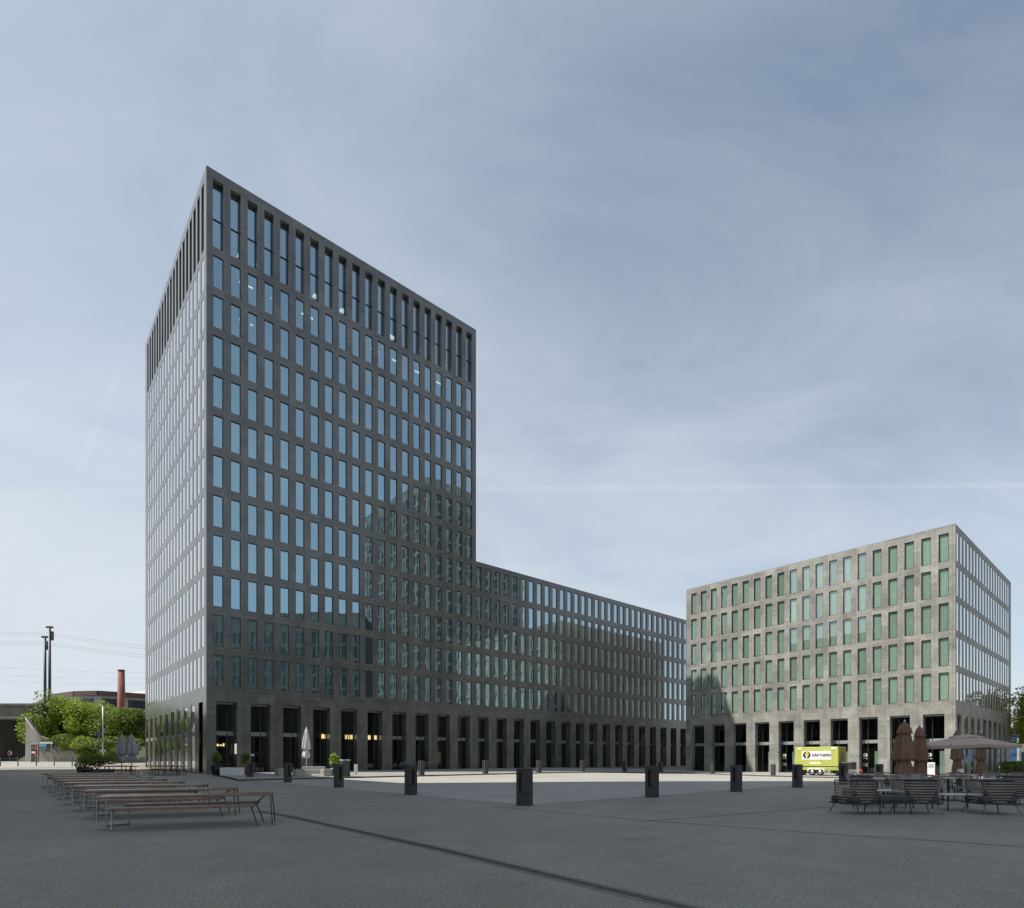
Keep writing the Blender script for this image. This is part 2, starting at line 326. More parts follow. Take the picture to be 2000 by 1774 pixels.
STAIN = tuple(G(1237, 1640))
def ground_mat(name, c, chips=True, sc_=60, patch=0.18):
    m = bpy.data.materials.new(name); m.use_nodes = True; t = m.node_tree; p = t.nodes['Principled BSDF']; n = t.nodes.new; l = t.links.new
    tc = n('ShaderNodeTexCoord')
    a = n('ShaderNodeTexNoise'); a.inputs['Scale'].default_value = 0.10; a.inputs['Detail'].default_value = 6; a.inputs['Roughness'].default_value = 0.65; l(tc.outputs['Object'], a.inputs['Vector'])
    f = n('ShaderNodeTexNoise'); f.inputs['Scale'].default_value = sc_; f.inputs['Detail'].default_value = 3; f.inputs['Roughness'].default_value = 0.7; l(tc.outputs['Object'], f.inputs['Vector'])
    k = n('ShaderNodeTexVoronoi'); k.inputs['Scale'].default_value = sc_*0.75; l(tc.outputs['Object'], k.inputs['Vector'])
    ra = n('ShaderNodeMapRange'); ra.inputs[1].default_value = .3; ra.inputs[2].default_value = .7; ra.inputs[3].default_value = 1-patch; ra.inputs[4].default_value = 1+patch; l(a.outputs[0], ra.inputs[0])
    rf = n('ShaderNodeMapRange'); rf.inputs[1].default_value = .3; rf.inputs[2].default_value = .7; rf.inputs[3].default_value = .45; rf.inputs[4].default_value = 1.55; l(f.outputs[0], rf.inputs[0])
    rk = n('ShaderNodeMixRGB'); rk.blend_type = 'MULTIPLY'; rk.inputs[0].default_value = 0.30; rk.inputs[1].default_value = (*c, 1); l(k.outputs['Color'], rk.inputs[2])
    m1 = n('ShaderNodeMixRGB'); m1.blend_type = 'MULTIPLY'; m1.inputs[0].default_value = 1; l(rk.outputs[0], m1.inputs[1]); l(ra.outputs[0], m1.inputs[2])
    m2 = n('ShaderNodeMixRGB'); m2.blend_type = 'MULTIPLY'; m2.inputs[0].default_value = 1; l(m1.outputs[0], m2.inputs[1]); l(rf.outputs[0], m2.inputs[2])
    # mid-size wear and one dark oil stain near the drain
    w = n('ShaderNodeTexNoise'); w.inputs['Scale'].default_value = 0.9; w.inputs['Detail'].default_value = 7; w.inputs['Roughness'].default_value = 0.7; w.inputs['Distortion'].default_value = 0.8; l(tc.outputs['Object'], w.inputs['Vector'])
    rw_ = n('ShaderNodeMapRange'); rw_.inputs[1].default_value = .3; rw_.inputs[2].default_value = .7; rw_.inputs[3].default_value = .88; rw_.inputs[4].default_value = 1.10; l(w.outputs[0], rw_.inputs[0])
    ds = n('ShaderNodeVectorMath'); ds.operation = 'DISTANCE'; l(tc.outputs['Object'], ds.inputs[0]); ds.inputs[1].default_value = STAIN
    sd = n('ShaderNodeMath'); sd.operation = 'ADD'; l(ds.outputs['Value'], sd.inputs[0]); l(w.outputs[0], sd.inputs[1])
    sr = n('ShaderNodeMapRange'); sr.inputs[1].default_value = .55; sr.inputs[2].default_value = .95; sr.inputs[3].default_value = .66; sr.inputs[4].default_value = 1; l(sd.outputs[0], sr.inputs[0])
    mm = n('ShaderNodeMath'); mm.operation = 'MULTIPLY'; l(rw_.outputs[0], mm.inputs[0]); l(sr.outputs[0], mm.inputs[1])
    m3 = n('ShaderNodeMixRGB'); m3.blend_type = 'MULTIPLY'; m3.inputs[0].default_value = 1; l(m2.outputs[0], m3.inputs[1]); l(mm.outputs[0], m3.inputs[2])
    l(m3.outputs[0], p.inputs['Base Color']); p.inputs['Roughness'].default_value = 0.75; p.inputs['Specular IOR Level'].default_value = 0.3
    b = n('ShaderNodeBump'); b.inputs['Strength'].default_value = 0.35; b.inputs['Distance'].default_value = 0.006; l(f.outputs[0], b.inputs['Height']); l(b.outputs[0], p.inputs['Normal'])
    return m
M['ground'] = ground_mat('chipping_asphalt', (0.305, 0.287, 0.243), sc_=42, patch=0.2)
M['paleground'] = ground_mat('pale_terrazzo', (0.42, 0.405, 0.36), sc_=45, patch=0.14)
M['pave'] = ground_mat('pale_pavement', (0.36, 0.35, 0.32), sc_=40, patch=0.1)
M['slot'] = mat('drain_slot', (0.05, 0.042, 0.038), 0.6, 0.2, var=0.3, scale=8)
M['kerb'] = mat('kerb_stone', (0.07, 0.066, 0.062), 0.8)

# ------------------------------------------------------------------ ground
def spaced(lo, hi, fine0, fine1, step):
    a = []; x = fine0
    while x <= fine1 + 1e-6: a.append(x); x += step
    d = step; x = fine1
    while x < hi: d *= 1.6; x += d; a.append(min(x, hi))
    d = step; x = fine0
    while x > lo: d *= 1.6; x -= d; a.insert(0, max(x, lo))
    return a
xs = spaced(-2600, 2600, -84, 84, 2.0); ys = spaced(-400, 4200, 0, 120, 2.0)
g = MB(); g.v = [(x, y, zg(x, y)) for y in ys for x in xs]; nx = len(xs)
for j in range(len(ys)-1):
    for i in range(nx-1):
        a = j*nx+i; g.f.append((a, a+1, a+1+nx, a+nx)); g.m.append(0); g.sm.append(True)
g.build('square_ground', M['ground'], kind='structure')

def strip(name, pa, pb, m, dz, kind='structure', nseg=40, ncr=1, face=0.0):
    """sheet between two polylines of equal length, following the ground at +dz; face: depth of the kerb face along pa"""
    def samp(pl, t):
        t *= len(pl)-1; i = min(int(t), len(pl)-2); return pl[i].lerp(pl[i+1], t-i)
    mb = MB(); pts = []
    for k in range(nseg+1):
        a = samp(pa, k/nseg); b = samp(pb, k/nseg)
        row = []
        for q in range(ncr+1):
            p = a.lerp(b, q/ncr); row.append((p.x, p.y, zg(p.x, p.y)+dz))
        pts.append(row)
    for k in range(nseg):
        for q in range(ncr): mb.quad(pts[k][q], pts[k+1][q], pts[k+1][q+1], pts[k][q+1])
        if face:
            a, b = pts[k][0], pts[k+1][0]
            mb.quad((a[0], a[1], a[2]-face), (b[0], b[1], b[2]-face), b, a, 1)
    return mb.build(name, [m, M['kerb']], kind=kind)

# local frame of the two office blocks: x' along D1 (into the distance, right), y' along D2 (into the distance, left)
D1 = Vector((0.7531, 0.6579, 0)); D2 = Vector((-0.6579, 0.7531, 0)); RZ = math.atan2(D1.y, D1.x)
MOD = 1.45
C0 = Vector(((403-1000)/F*50.42, 50.42, 0))
KB = Vector(((1866.3-1000)/F*56.5, 56.5, -0.45))

# raised pavement along the tower and round the far side of the square
K0 = G(1024.5, 1573)
FD = 24.6
kl = [K0+D2*FD+D1*t for t in (-1, 6, 12, 18, 24, 30, 36, 42)] + [K0+D2*FD+D1*44.9] + [K0+D1*44.9+D2*t for t in (18, 12, 6, 0, -8)]
il = [C0+D1*0.2-D2*0.2, C0+D1*4, C0+D1*10, C0+D1*17, C0+D1*25, C0+D1*34, C0+D1*45, C0+D1*60, C0+D1*70, KB+D2*26+D1*1, KB+D2*19+D1*1, KB+D2*12+D1*1, KB+D2*5+D1*1, KB+D2*-2+D1*1]
strip('pavement', kl, il, M['pave'], 0.10, nseg=130, ncr=14, face=0.10)
strip('square_paving', [K0+D1*t for t in (0, 11, 22, 33, 44.8)], [K0+D2*(FD-.05)+D1*t for t in (0, 11, 22, 33, 44.8)], M['paleground'], 0.004, nseg=60, ncr=30)
# street pavement far left
strip('street_pavement', [gnd(-140, 67), gnd(60, 68), gnd(180, 71)], [gnd(-140, 86), gnd(60, 86), gnd(250, 86)], M['pave'], 0.02, nseg=20, ncr=8, face=0.02)
# drain channel and slot lines
M['channel'] = mat('channel_frame', (0.15, 0.135, 0.12), 0.6, var=0.3, scale=6)
def line(name, pts, w, m='slot', dz=.004):
    pa, pb = [], []
    for i, p in enumerate(pts):
        d = (pts[min(i+1, len(pts)-1)] - pts[max(i-1, 0)]); d.z = 0; d.normalize(); n = Vector((-d.y, d.x, 0))
        pa.append(p - n*w/2); pb.append(p + n*w/2)
    strip(name, pa, pb, M[m], dz, nseg=30)
line('channel_frame', [G(505, 1585), G(560, 1594), G(840, 1655), G(1230, 1747), G(1420, 1792)], 0.27, 'channel')
line('drain_channel', [G(505, 1585), G(560, 1594), G(840, 1655), G(1230, 1747), G(1420, 1792)], 0.11, 'slot', .008)
line('joint_line', [G(960, 1575), G(1160, 1594), G(1250, 1602), G(1600, 1628), G(1800, 1641), G(2080, 1660)], 0.035)
line('joint_line', [G(1265, 1603.5), G(1400, 1594), G(1640, 1575)], 0.05)

# ------------------------------------------------------------------ office blocks
def PX(u, z, d): return (u, d, z)
def PY(u, z, d): return (d, u, z)
def facade(mb, P, u0, u1, zb, H, rows, m=0):
    z = zb
    for (a, b, ops, dep) in rows:
        if a > z: mb.quad(P(u0, z, 0), P(u1, z, 0), P(u1, a, 0), P(u0, a, 0), m)
        x = u0
        for (l, r) in ops:
            if l > x: mb.quad(P(x, a, 0), P(l, a, 0), P(l, b, 0), P(x, b, 0), m)
            mb.quad(P(l, a, 0), P(l, b, 0), P(l, b, dep), P(l, a, dep), m)
            mb.quad(P(r, a, 0), P(r, b, 0), P(r, b, dep), P(r, a, dep), m)
            mb.quad(P(l, b, 0), P(r, b, 0), P(r, b, dep), P(l, b, dep), m)
            mb.quad(P(l, a, 0), P(r, a, 0), P(r, a, dep), P(l, a, dep), m)
            x = r
        if x < u1: mb.quad(P(x, a, 0), P(u1, a, 0), P(u1, b, 0), P(x, b, 0), m)
        z = b
    if z < H: mb.quad(P(u0, z, 0), P(u1, z, 0), P(u1, H, 0), P(u0, H, 0), m)

def window_geo(P, w, h, transom=None, fw=0.05, pr=0.05):
    """frame ring + pane, local: u 0..w, z 0..h, frame front at d = -0.05"""
    fr = MB()
    def bx(u0, u1, z0, z1):
        a = [P(u0, z0, -pr), P(u1, z0, -pr), P(u1, z1, -pr), P(u0, z1, -pr)]
        fr.quad(*a)
        b = [P(u0, z0, 0.02), P(u1, z0, 0.02), P(u1, z1, 0.02), P(u0, z1, 0.02)]
        for i in range(4): fr.quad(a[i], a[(i+1) % 4], b[(i+1) % 4], b[i])
    bx(0, fw, 0, h); bx(w-fw, w, 0, h); bx(fw, w-fw, 0, fw); bx(fw, w-fw, h-fw, h)
    if transom: bx(fw, w-fw, transom-0.06, transom+0.06)
    gl = MB(); gl.quad(P(fw, fw, 0), P(w-fw, fw, 0), P(w-fw, h-fw, 0), P(fw, h-fw, 0))
    return fr, gl

class Windows:
    """first `limit` windows as window > pane parts sharing meshes, the others gathered in one part"""
    def __init__(s, root, glass, limit): s.root = root; s.g = glass; s.n = limit; s.cache = {}; s.rest = MB(); s.k = 0
    def add(s, P, u, z, w, h, d, transom=None, single=True, slim=False):
        if single and s.k < s.n:
            s.k += 1
            key = (P, w, h, transom)
            if key not in s.cache:
                fr, gl = window_geo(P, w, h, transom); s.cache[key] = (fr.mesh('window', M['frame']), gl.mesh('pane', s.g))
            o = bpy.data.objects.new('window', s.cache[key][0]); C.objects.link(o); o.parent = s.root; o.location = P(u, z, d)
            p = bpy.data.objects.new('pane', s.cache[key][1]); C.objects.link(p); p.parent = o
            t = R(random.uniform(-0.10, 0.10)); p.rotation_euler = (t, 0, R(random.uniform(-.08, .08))) if P is PX else (0, t, R(random.uniform(-.08, .08)))
        else:
            fr, gl = window_geo(P, w, h, transom, *((.022, .003) if slim else (.05, .05))); off = Vector(P(u, z, d))
            for mb, mi in ((fr, 0), (gl, 1)):
                i = len(s.rest.v); s.rest.v += [tuple(Vector(q)+off) for q in mb.v]
                for f in mb.f: s.rest.f.append(tuple(i+k for k in f)); s.rest.m.append(mi); s.rest.sm.append(False)
    def done(s):
        if s.rest.f: s.rest.build('window_rows', [M['frame'], s.g], s.root, kind='stuff')

def shopfront(root, P, u, w, h, d, band=True, inner=None, sign=False, flush=False):
    fr = MB()
    def bx(u0, u1, z0, z1, dd=-0.08, m=0, back=0.04):
        if flush: dd = -0.012
        a = [P(u0, z0, dd), P(u1, z0, dd), P(u1, z1, dd), P(u0, z1, dd)]; b = [P(u0, z0, back), P(u1, z0, back), P(u1, z1, back), P(u0, z1, back)]
        fr.quad(*a, m)
        for i in range(4): fr.quad(a[i], a[(i+1) % 4], b[(i+1) % 4], b[i], m)
    bx(0, .06, 0, h); bx(w-.06, w, 0, h); bx(.06, w-.06, 0, .08); bx(w*0.62, w*0.62+.07, .08, h-.3)
    bx(.06, w-.06, h-.16, h-.04, -0.45, 1)
    if band:
        bx(.06, w*.62, 3.42, 3.78, -0.06, 1); bx(w*.62+.07, w-.06, 3.42, 3.78, -0.06, 1)
    o = fr.build('shop_window', [M['frame'], M['band']], root, P(u, 0, d))
    gl = MB(); gl.quad(P(.06, .08, 0), P(w-.06, .08, 0), P(w-.06, h, 0), P(.06, h, 0)); gl.build('pane', M['glassG'], o)
    if inner:
        bl = MB(); bl.quad(P(.10, .1, .25), P(w*.34, .1, .25), P(w*.34, 2.55, .25), P(.10, 2.55, .25)); bl.build('screen', M['blindB'], o)
    if sign:
        sg = MB(); n = 20; cu, cz, r = w*.80, 2.15, .21
        pts = [P(cu+r*math.cos(2*math.pi*k/n), cz+r*math.sin(2*math.pi*k/n), -.012) for k in range(n)]; sg.poly(pts, 0)
        sg.quad(P(cu-.04, cz-.12, -.016), P(cu+.04, cz-.12, -.016), P(cu+.04, cz+.04, -.016), P(cu-.04, cz+.04, -.016), 1)
        sg.quad(P(cu-.04, cz+.07, -.016), P(cu+.04, cz+.07, -.016), P(cu+.04, cz+.14, -.016), P(cu-.04, cz+.14, -.016), 1)
        sg.quad(P(cu-.24, cz-.42, -.012), P(cu+.24, cz-.42, -.012), P(cu+.24, cz-.32, -.012), P(cu-.24, cz-.32, -.012), 2)
        for q in range(3): sg.quad(P(cu-.28+.05*q, cz-.98-.13*q, -.012), P(cu+.28-.05*q, cz-.98-.13*q, -.012), P(cu+.28-.05*q, cz-.92-.13*q, -.012), P(cu-.28+.05*q, cz-.92-.13*q, -.012), 2)
        sg.build('door_sign', [M['white'], M['black'], M['greyfab']], o)
    return o

ROWS = [(7.70+3.5*k, 7.70+3.5*k+2.78) for k in range(11)]
WW = 0.58*MOD
OF = 0.3608*MOD                      # corner to first window, front
OL = (0.862-0.28)*MOD                # corner to first window, left face
TL = OF + 20.0*MOD                   # tower front length
TW = 20.07*MOD                       # tower left length
TH, WH, WD, WLEN = 52.9, 25.05, 16.0, 87.0
A = thing('office_building', 'dark stone office tower with a long low wing running off to the right', 'building', C0, RZ)
cols = [OF+MOD*k for k in range(20)]
gfA = [(OF+MOD*(0.18+2*k), OF+MOD*(1.36+2*k)) for k in range(30)]
colsL = [OL+MOD*k for k in range(19)]
gfL = [(OL+MOD*(0.02+0.28+2*k-.05), OL+MOD*(1.05+0.28+2*k-.05)) for k in range(10)]
# tower walls
w = MB()
facade(w, PX, 0, TL, -1, TH, [(0.02, 6.36, gfA[:10], 0.9)] + [(a, b, [(c, c+WW) for c in cols], 0.13) for a, b in ROWS] + [(46.2, 52.1, [(c, c+WW) for c in cols], 0.5)])
facade(w, PY, 0, TW, -1, TH, [(0.02, 6.36, gfL[:1], 0.9)]*0 + [(0.02, 6.36, gfL, 0.07)] + [(a, b, [(c, c+WW) for c in colsL], 0.03) for a, b in ROWS] + [(46.2, 52.1, [(c, c+WW) for c in colsL], 0.9)])
w.quad((TL, 0, WH-.3), (TL, TW, WH-.3), (TL, TW, TH), (TL, 0, TH)); w.quad((TL, WD-.5, -1), (TL, TW, -1), (TL, TW, WH-.3), (TL, WD-.5, WH-.3)); w.quad((0, TW, -1), (TL, TW, -1), (TL, TW, TH), (0, TW, TH))
w.build('tower_wall', M['stone'], A)
rf = MB(); rf.box(0.04, TL-.04, 0.04, TW-.04, TH-.6, TH+.06); rf.build('roof', M['roof'], A)
# wing walls
w = MB(); colsW = [OF+MOD*k for k in range(20, 59)]
gfW = [(OF+MOD*(0.18+2*k), OF+MOD*(1.36+2*k)) for k in range(10, 29)]
facade(w, PX, TL, WLEN, -1.5, WH, [(0.02, 6.36, gfW, 0.9)] + [(a, b, [(c, c+WW) for c in colsW], 0.13) for a, b in ROWS[:5]])
w.quad((WLEN, 0, -1.5), (WLEN, WD, -1.5), (WLEN, WD, WH), (WLEN, 0, WH)); w.quad((TL, WD, -1.5), (WLEN, WD, -1.5), (WLEN, WD, WH), (TL, WD, WH))
w.build('wing_wall', M['stone'], A)
rf = MB(); rf.box(TL+.01, WLEN-.04, 0.04, WD-.04, WH-.5, WH+.05); rf.build('roof', M['roof'], A)
# interiors
it = MB()
for a, b in ROWS + [(46.2, 52.1)]:
    it.box(.35, TL-.3, .4, TW-.3, a-.62, a-.02 if a > 8 else a-.06, 0)
for a, b in ROWS[:5] + [(ROWS[5][0], 0)]: it.box(TL+.1, WLEN-.3, .4, WD-.3, a-.62, a-.02, 0) if a < 25 else None
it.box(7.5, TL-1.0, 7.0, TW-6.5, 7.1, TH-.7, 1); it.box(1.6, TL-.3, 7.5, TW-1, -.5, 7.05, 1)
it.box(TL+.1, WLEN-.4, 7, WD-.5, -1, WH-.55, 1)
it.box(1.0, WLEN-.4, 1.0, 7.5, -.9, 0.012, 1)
for k in range(4, 60, 4): it.box(OF+MOD*k-.22, OF+MOD*k-.08, .4, 6.9, 7.1, (TH-1 if k < 20 else WH-.6), 0)
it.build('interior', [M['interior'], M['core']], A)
W_ = Windows(A, M['glassA'], 100)
for ci, c in enumerate(cols):
    W_.add(PX, c, 46.2, WW, 5.9, 0.48, 2.75, single=ci < 8)
    for a, b in ROWS: W_.add(PX, c, a, WW, 2.78, 0.11, single=ci < 8)
for c in colsL:
    W_.add(PY, c, 46.2, WW, 5.9, 0.88, 2.75, single=False)
    for a, b in ROWS: W_.add(PY, c, a, WW, 2.78, 0.022, single=False, slim=True)
for c in colsW:
    for a, b in ROWS[:5]: W_.add(PX, c, a, WW, 2.78, 0.11, single=False)
W_.done()
bl = MB(); rr = random.Random(3)
for ci, c in enumerate(cols+colsW):
    for ri, (a, b) in enumerate(ROWS if ci < 20 else ROWS[:5]):
        p = rr.random()
        if p < (0.15 if ri < 2 and ci < 14 else 0.5):
            full = rr.random() < 0.8
            x0, x1 = (c+.03, c+WW-.03) if full else ((c+.03, c+WW*rr.uniform(.35, .6)) if rr.random() < .5 else (c+WW*rr.uniform(.4, .6), c+WW-.03))
            z0 = a+.05 if rr.random() < .8 else a+rr.uniform(.5, 1.3)
            bl.quad((x0, .30, z0), (x1, .30, z0), (x1, .30, b-.03), (x0, .30, b-.03))
bl.build('window_blinds', M['blindA'], A, kind='stuff')
for i in range(30):
    lk = i < 10
    lit = i in (3, 4, 5)
    a_, b_ = gfA[i] if i < 29 else gfA[28]
    if i < 29: shopfront(A, PX, a_+.0, b_-a_, 6.36, 0.86, band=not lit)
for i, (a_, b_) in enumerate(gfL):
    if i == 0: continue
    o = shopfront(A, PY, a_, b_-a_, 6.36, 0.05, flush=True)
# lit ceiling lamps behind the upper windows
cl = MB()
for ci, ri in [(2, 10), (4, 10), (6, 10), (8, 10), (11, 10), (13, 10), (15, 10), (17, 10), (2, 9)]:
    cl.box(cols[ci]-.25, cols[ci]+WW+.1, 1.6, 1.75, ROWS[ri][1]+.02, ROWS[ri][1]+.09)
for ci in (2, 4, 7, 9, 13, 16): cl.box(cols[ci]-.1, cols[ci]+WW*.7, 2.4, 2.9, 48.72, 48.8)
cl.build('ceiling_lamps', M['lamp'], A)

# ---- block on the right
B = thing('office_building', 'sunlit grey stone office block of five rows of green windows, right of the square', 'building', KB, RZ)
BH, BLEN, BSD = 24.65, 20.46*MOD, 19.86*MOD
RB = [(7.5+3.42*k, 7.5+3.42*k+2.76) for k in range(5)]
WB = 0.57*MOD
colsB = [(19.94-(k+0.57))*MOD for k in range(20)]
gfB = sorted([((19.94-(1.33+2*k))*MOD, (19.94-(0.10+2*k))*MOD) for k in range(10)])
colsS = [(0.564-0.28+k)*MOD for k in range(19)]
gfS = [((0.5+2*k)*MOD, (1.6+2*k)*MOD) for k in range(9)]
w = MB()
facade(w, PY, 0, BLEN, -1, BH, [(0.02, 6.2, gfB, 0.8)] + [(a, b, sorted([(c, c+WB) for c in colsB]), 0.16) for a, b in RB])
facade(w, PX, 0, BSD, -1, BH, [(0.02, 6.2, gfS, 0.3)] + [(a, b, [(c, c+WB) for c in colsS], 0.03) for a, b in RB])
w.quad((BSD, 0, -1), (BSD, BLEN, -1), (BSD, BLEN, BH), (BSD, 0, BH)); w.quad((0, BLEN, -1), (BSD, BLEN, -1), (BSD, BLEN, BH), (0, BLEN, BH))
w.build('wall', M['stone2'], B)
rf = MB(); rf.box(0.03, BSD-.03, 0.03, BLEN-.03, BH-.4, BH+.05); rf.build('roof', M['roof'], B)
it = MB()
for a, b in RB: it.box(.4, BSD-.3, .35, BLEN-.3, a-.6, a-.03, 0)
it.box(7, BSD-6, 7, BLEN-5, 7, BH-.5, 1); it.box(6, BSD-.5, 5, BLEN-.5, -.6, 6.8, 1); it.box(.9, BSD-.5, .5, BLEN-.5, -.8, .012, 1)
it.build('interior', [M['interior'], M['core']], B)
W_ = Windows(B, M['glassB'], 100)
for c in colsB:
    for a, b in RB: W_.add(PY, c, a, WB, 2.76, 0.13)
for c in colsS:
    for a, b in RB: W_.add(PX, c, a, WB, 2.76, 0.022, single=False, slim=True)
W_.done()
bl = MB()
for c in colsB:
    for a, b in RB:
        bl.quad((.20, c+.02, a+.04), (.20, c+WB-.02, a+.04), (.20, c+WB-.02, b-.02), (.20, c+.02, b-.02))
for c in colsS:
    for a, b in RB:
        if rr.random() < .8: bl.quad((c+.02, .12, a+.04), (c+WB-.02, .12, a+.04), (c+WB-.02, .12, b-.02), (c+.02, .12, b-.02))
bl.build('window_blinds', M['blindB'], B, kind='stuff')
for i, (a_, b_) in enumerate(gfB):
    shopfront(B, PY, a_, b_-a_, 6.2, 0.76, inner=i < 7, sign=i in (0, 2, 5))
for i, (a_, b_) in enumerate(gfS): shopfront(B, PX, a_, b_-a_, 6.2, 0.26 if i in (0, 4, 5, 6) else 0.07, flush=i not in (0, 4, 5, 6))

# ---- neighbouring blocks outside the view: they shade the square and are mirrored in the glass
def block(name, label, loc, rz, lx, ly, h, sm, faces='xy', pitch=MOD, gm='darkglass'):
    o = thing(name, label, 'building', loc, rz)
    w = MB(); gl = MB(); nrow = int((h-8.5)/3.5)
    def face(P, ln, dist):
        n = int((ln-.8)/pitch); c0 = (ln-n*pitch)/2+.25*pitch
        cs = [c0+pitch*k for k in range(n)]
        f = MB()
        Q = lambda u, z, d: P(u, z, d)
        rows = [(0.02, 6.3, [(c0+2*pitch*k, c0+2*pitch*k+1.2*pitch) for k in range(n//2)], .8)] + [(7.7+3.5*k, 10.48+3.5*k, [(c, c+.57*pitch) for c in cs], .14) for k in range(nrow)]
        facade(w, Q, 0, ln, -1, h, rows)
        for (a, b, ops, dep) in rows:
            for l, r in ops: gl.quad(P(l, a, dep-.03), P(r, a, dep-.03), P(r, b, dep-.03), P(l, b, dep-.03))
    def wallq(a, b): w.quad((*a, -1), (*b, -1), (*b, h), (*a, h))
    QX = lambda u, z, d: (u, d, z); QX2 = lambda u, z, d: (u, ly-d, z); QY = lambda u, z, d: (d, u, z); QY2 = lambda u, z, d: (lx-d, u, z)
    for k, P, ln in (('x', QX, lx), ('X', QX2, lx), ('y', QY, ly), ('Y', QY2, ly)):
        if k in faces: face(P, ln, 0)
        else:
            a = P(0, 0, 0); b = P(ln, 0, 0); wallq(a[:2], b[:2])
    w.quad((0, 0, h), (lx, 0, h), (lx, ly, h), (0, ly, h))
    w.build('wall', sm, o); gl.build('window_rows', M[gm], o, kind='stuff')
    return o
F0 = Vector((-28, 28, 0))
block('office_block', 'low grey office block left of the photographer, its roof edge shading the near square', F0 - D1*15, RZ, 15, 48, 29, M['stone2'], 'Y')
K3 = Vector((-41.8, 25.7, 0))
block('high_rise', 'very tall grey high rise left of the photographer, mirrored in the green windows', K3 - D1*26 - D2*20, RZ, 26, 20, 100, M['stone2'], 'YX')
K2 = Vector((84.1, 38.6, 0))
block('high_rise', 'grey stone office tower off to the right, seen mirrored in the tower glass', K2 - D2*37, RZ, 36, 37, 80, stone_mat('mid_gneiss', (0.17, 0.168, 0.15), rough=0.5), 'yX', pitch=1.9)
block('office_block', 'grey office block behind the photographer, mirrored as a dark band in the lower tower windows', Vector((69.1, -18.4, 0)), math.atan2(.991, .134), 46, 16, 36.0, M['bollard'], 'Xx')
# ------------------------------------------------------------------ bollard lights round the square
def make_bollard(slot_axis):
    t = thing('bollard_light', '', 'bollard', (0, 0, 0), RZ, 'stone bollard lights around the square')
    b = MB(); h, a = 1.1, 0.175
    # slot cut into one face: build that face from four pieces
    s0, s1, zb, zt = -0.045, 0.055, 0.40, 0.98
    if slot_axis == 'x':
        Q = lambda u, z, d: (-a+d, u, z)
        oth = [((a,-a),(a,a)), ((-a,-a),(a,-a)), ((a,a),(-a,a))]
    else:
        Q = lambda u, z, d: (u, -a+d, z)
        oth = [((-a,a),(a,a)), ((-a,-a),(-a,a)), ((a,a),(a,-a))]
    for p, q in oth: b.quad((*p, -.15), (*q, -.15), (*q, h), (*p, h))
    b.quad(Q(-a,-.15,0), Q(a,-.15,0), Q(a,zb,0), Q(-a,zb,0)); b.quad(Q(-a,zt,0), Q(a,zt,0), Q(a,h,0), Q(-a,h,0))
    b.quad(Q(-a,zb,0), Q(s0,zb,0), Q(s0,zt,0), Q(-a,zt,0)); b.quad(Q(s1,zb,0), Q(a,zb,0), Q(a,zt,0), Q(s1,zt,0))
    for (u0,z0,u1,z1) in ((s0,zb,s0,zt),(s1,zb,s1,zt),(s0,zb,s1,zb),(s0,zt,s1,zt)): b.quad(Q(u0,z0,0), Q(u1,z1,0), Q(u1,z1,.14), Q(u0,z0,.14))
    b.quad((-a,-a,h), (a,-a,h), (a,a,h), (-a,a,h)); b.quad((-a+.03,-a+.03,h+.008), (a-.03,-a+.03,h+.008), (a-.03,a-.03,h+.008), (-a+.03,a-.03,h+.008))
    b.build('post', M['bollard'], t)
    l = MB(); l.quad(Q(s0,zb,.135), Q(s1,zb,.135), Q(s1,zt,.135), Q(s0,zt,.135)); l.build('light_slot', M['black'], t)
    return t
bx_, by_ = make_bollard('x'), make_bollard('y')
usedb = set()
def put_bollard(ax, loc, lab):
    src = bx_ if ax == 'x' else by_
    if ax not in usedb: usedb.add(ax); src.location = loc; src['label'] = lab; return src
    return dup(src, loc, RZ, lab)
front = [(488.5,1520.6,'y','dark bollard light with slot, between potted palm and white planter box'), (562,1528.5,'y','dark bollard light in front of the grey box by the parasol'),
 (661.5,1538.5,'y','dark bollard light standing before the grey kiosk cabinet and palm'), (802.5,1552.5,'y','dark bollard light, first one left of the biggest bollard'),
 (1024.5,1573.5,'x','nearest and biggest dark stone bollard light, alone at the corner of the pale paving'), (1273.5,1557.5,'x','dark bollard light, first one right of the biggest bollard'),
 (1438,1546.5,'x','dark bollard light midway between the biggest bollard and the lime trailer'), (1557.5,1538.5,'x','dark bollard light overlapping the rear end of the lime trailer'),
 (1647.5,1532,'x','dark bollard light in front of the drawbar end of the lime trailer'), (1717.5,1527.5,'x','dark bollard light left of the closed brown parasols')]
for px, py, ax, lab in front: put_bollard(ax, G(px, py), lab)
far = [(673.5,'x','sunlit-side bollard on the far kerb, half hidden behind the one near the parasol'), (823,'x','far kerb bollard with bright sunlit side, leftmost clear one past the dark row'), (948,'x','far kerb bollard with bright side, left of the biggest bollard'),
 (1052.5,'x','far kerb bollard just right behind the biggest bollard'), (1137.5,'x','far kerb bollard between the biggest bollard and the next dark one on its right'),
 (1220.5,'x','far kerb bollard left behind the first dark bollard right of the biggest'), (1290.5,'x','far kerb bollard peeping out right behind a dark bollard, before the wing')]
for px, ax, lab in far:
    # on the far kerb line K0 + D2*FD + D1*t, solve t for the picture column
    k = (px-1000)/F; P0 = K0+D2*(FD+.45); t = (k*P0.y-P0.x)/(D1.x-k*D1.y); p = P0+D1*t
    put_bollard(ax, Vector((p.x, p.y, zg(p.x, p.y)+.1)), lab)
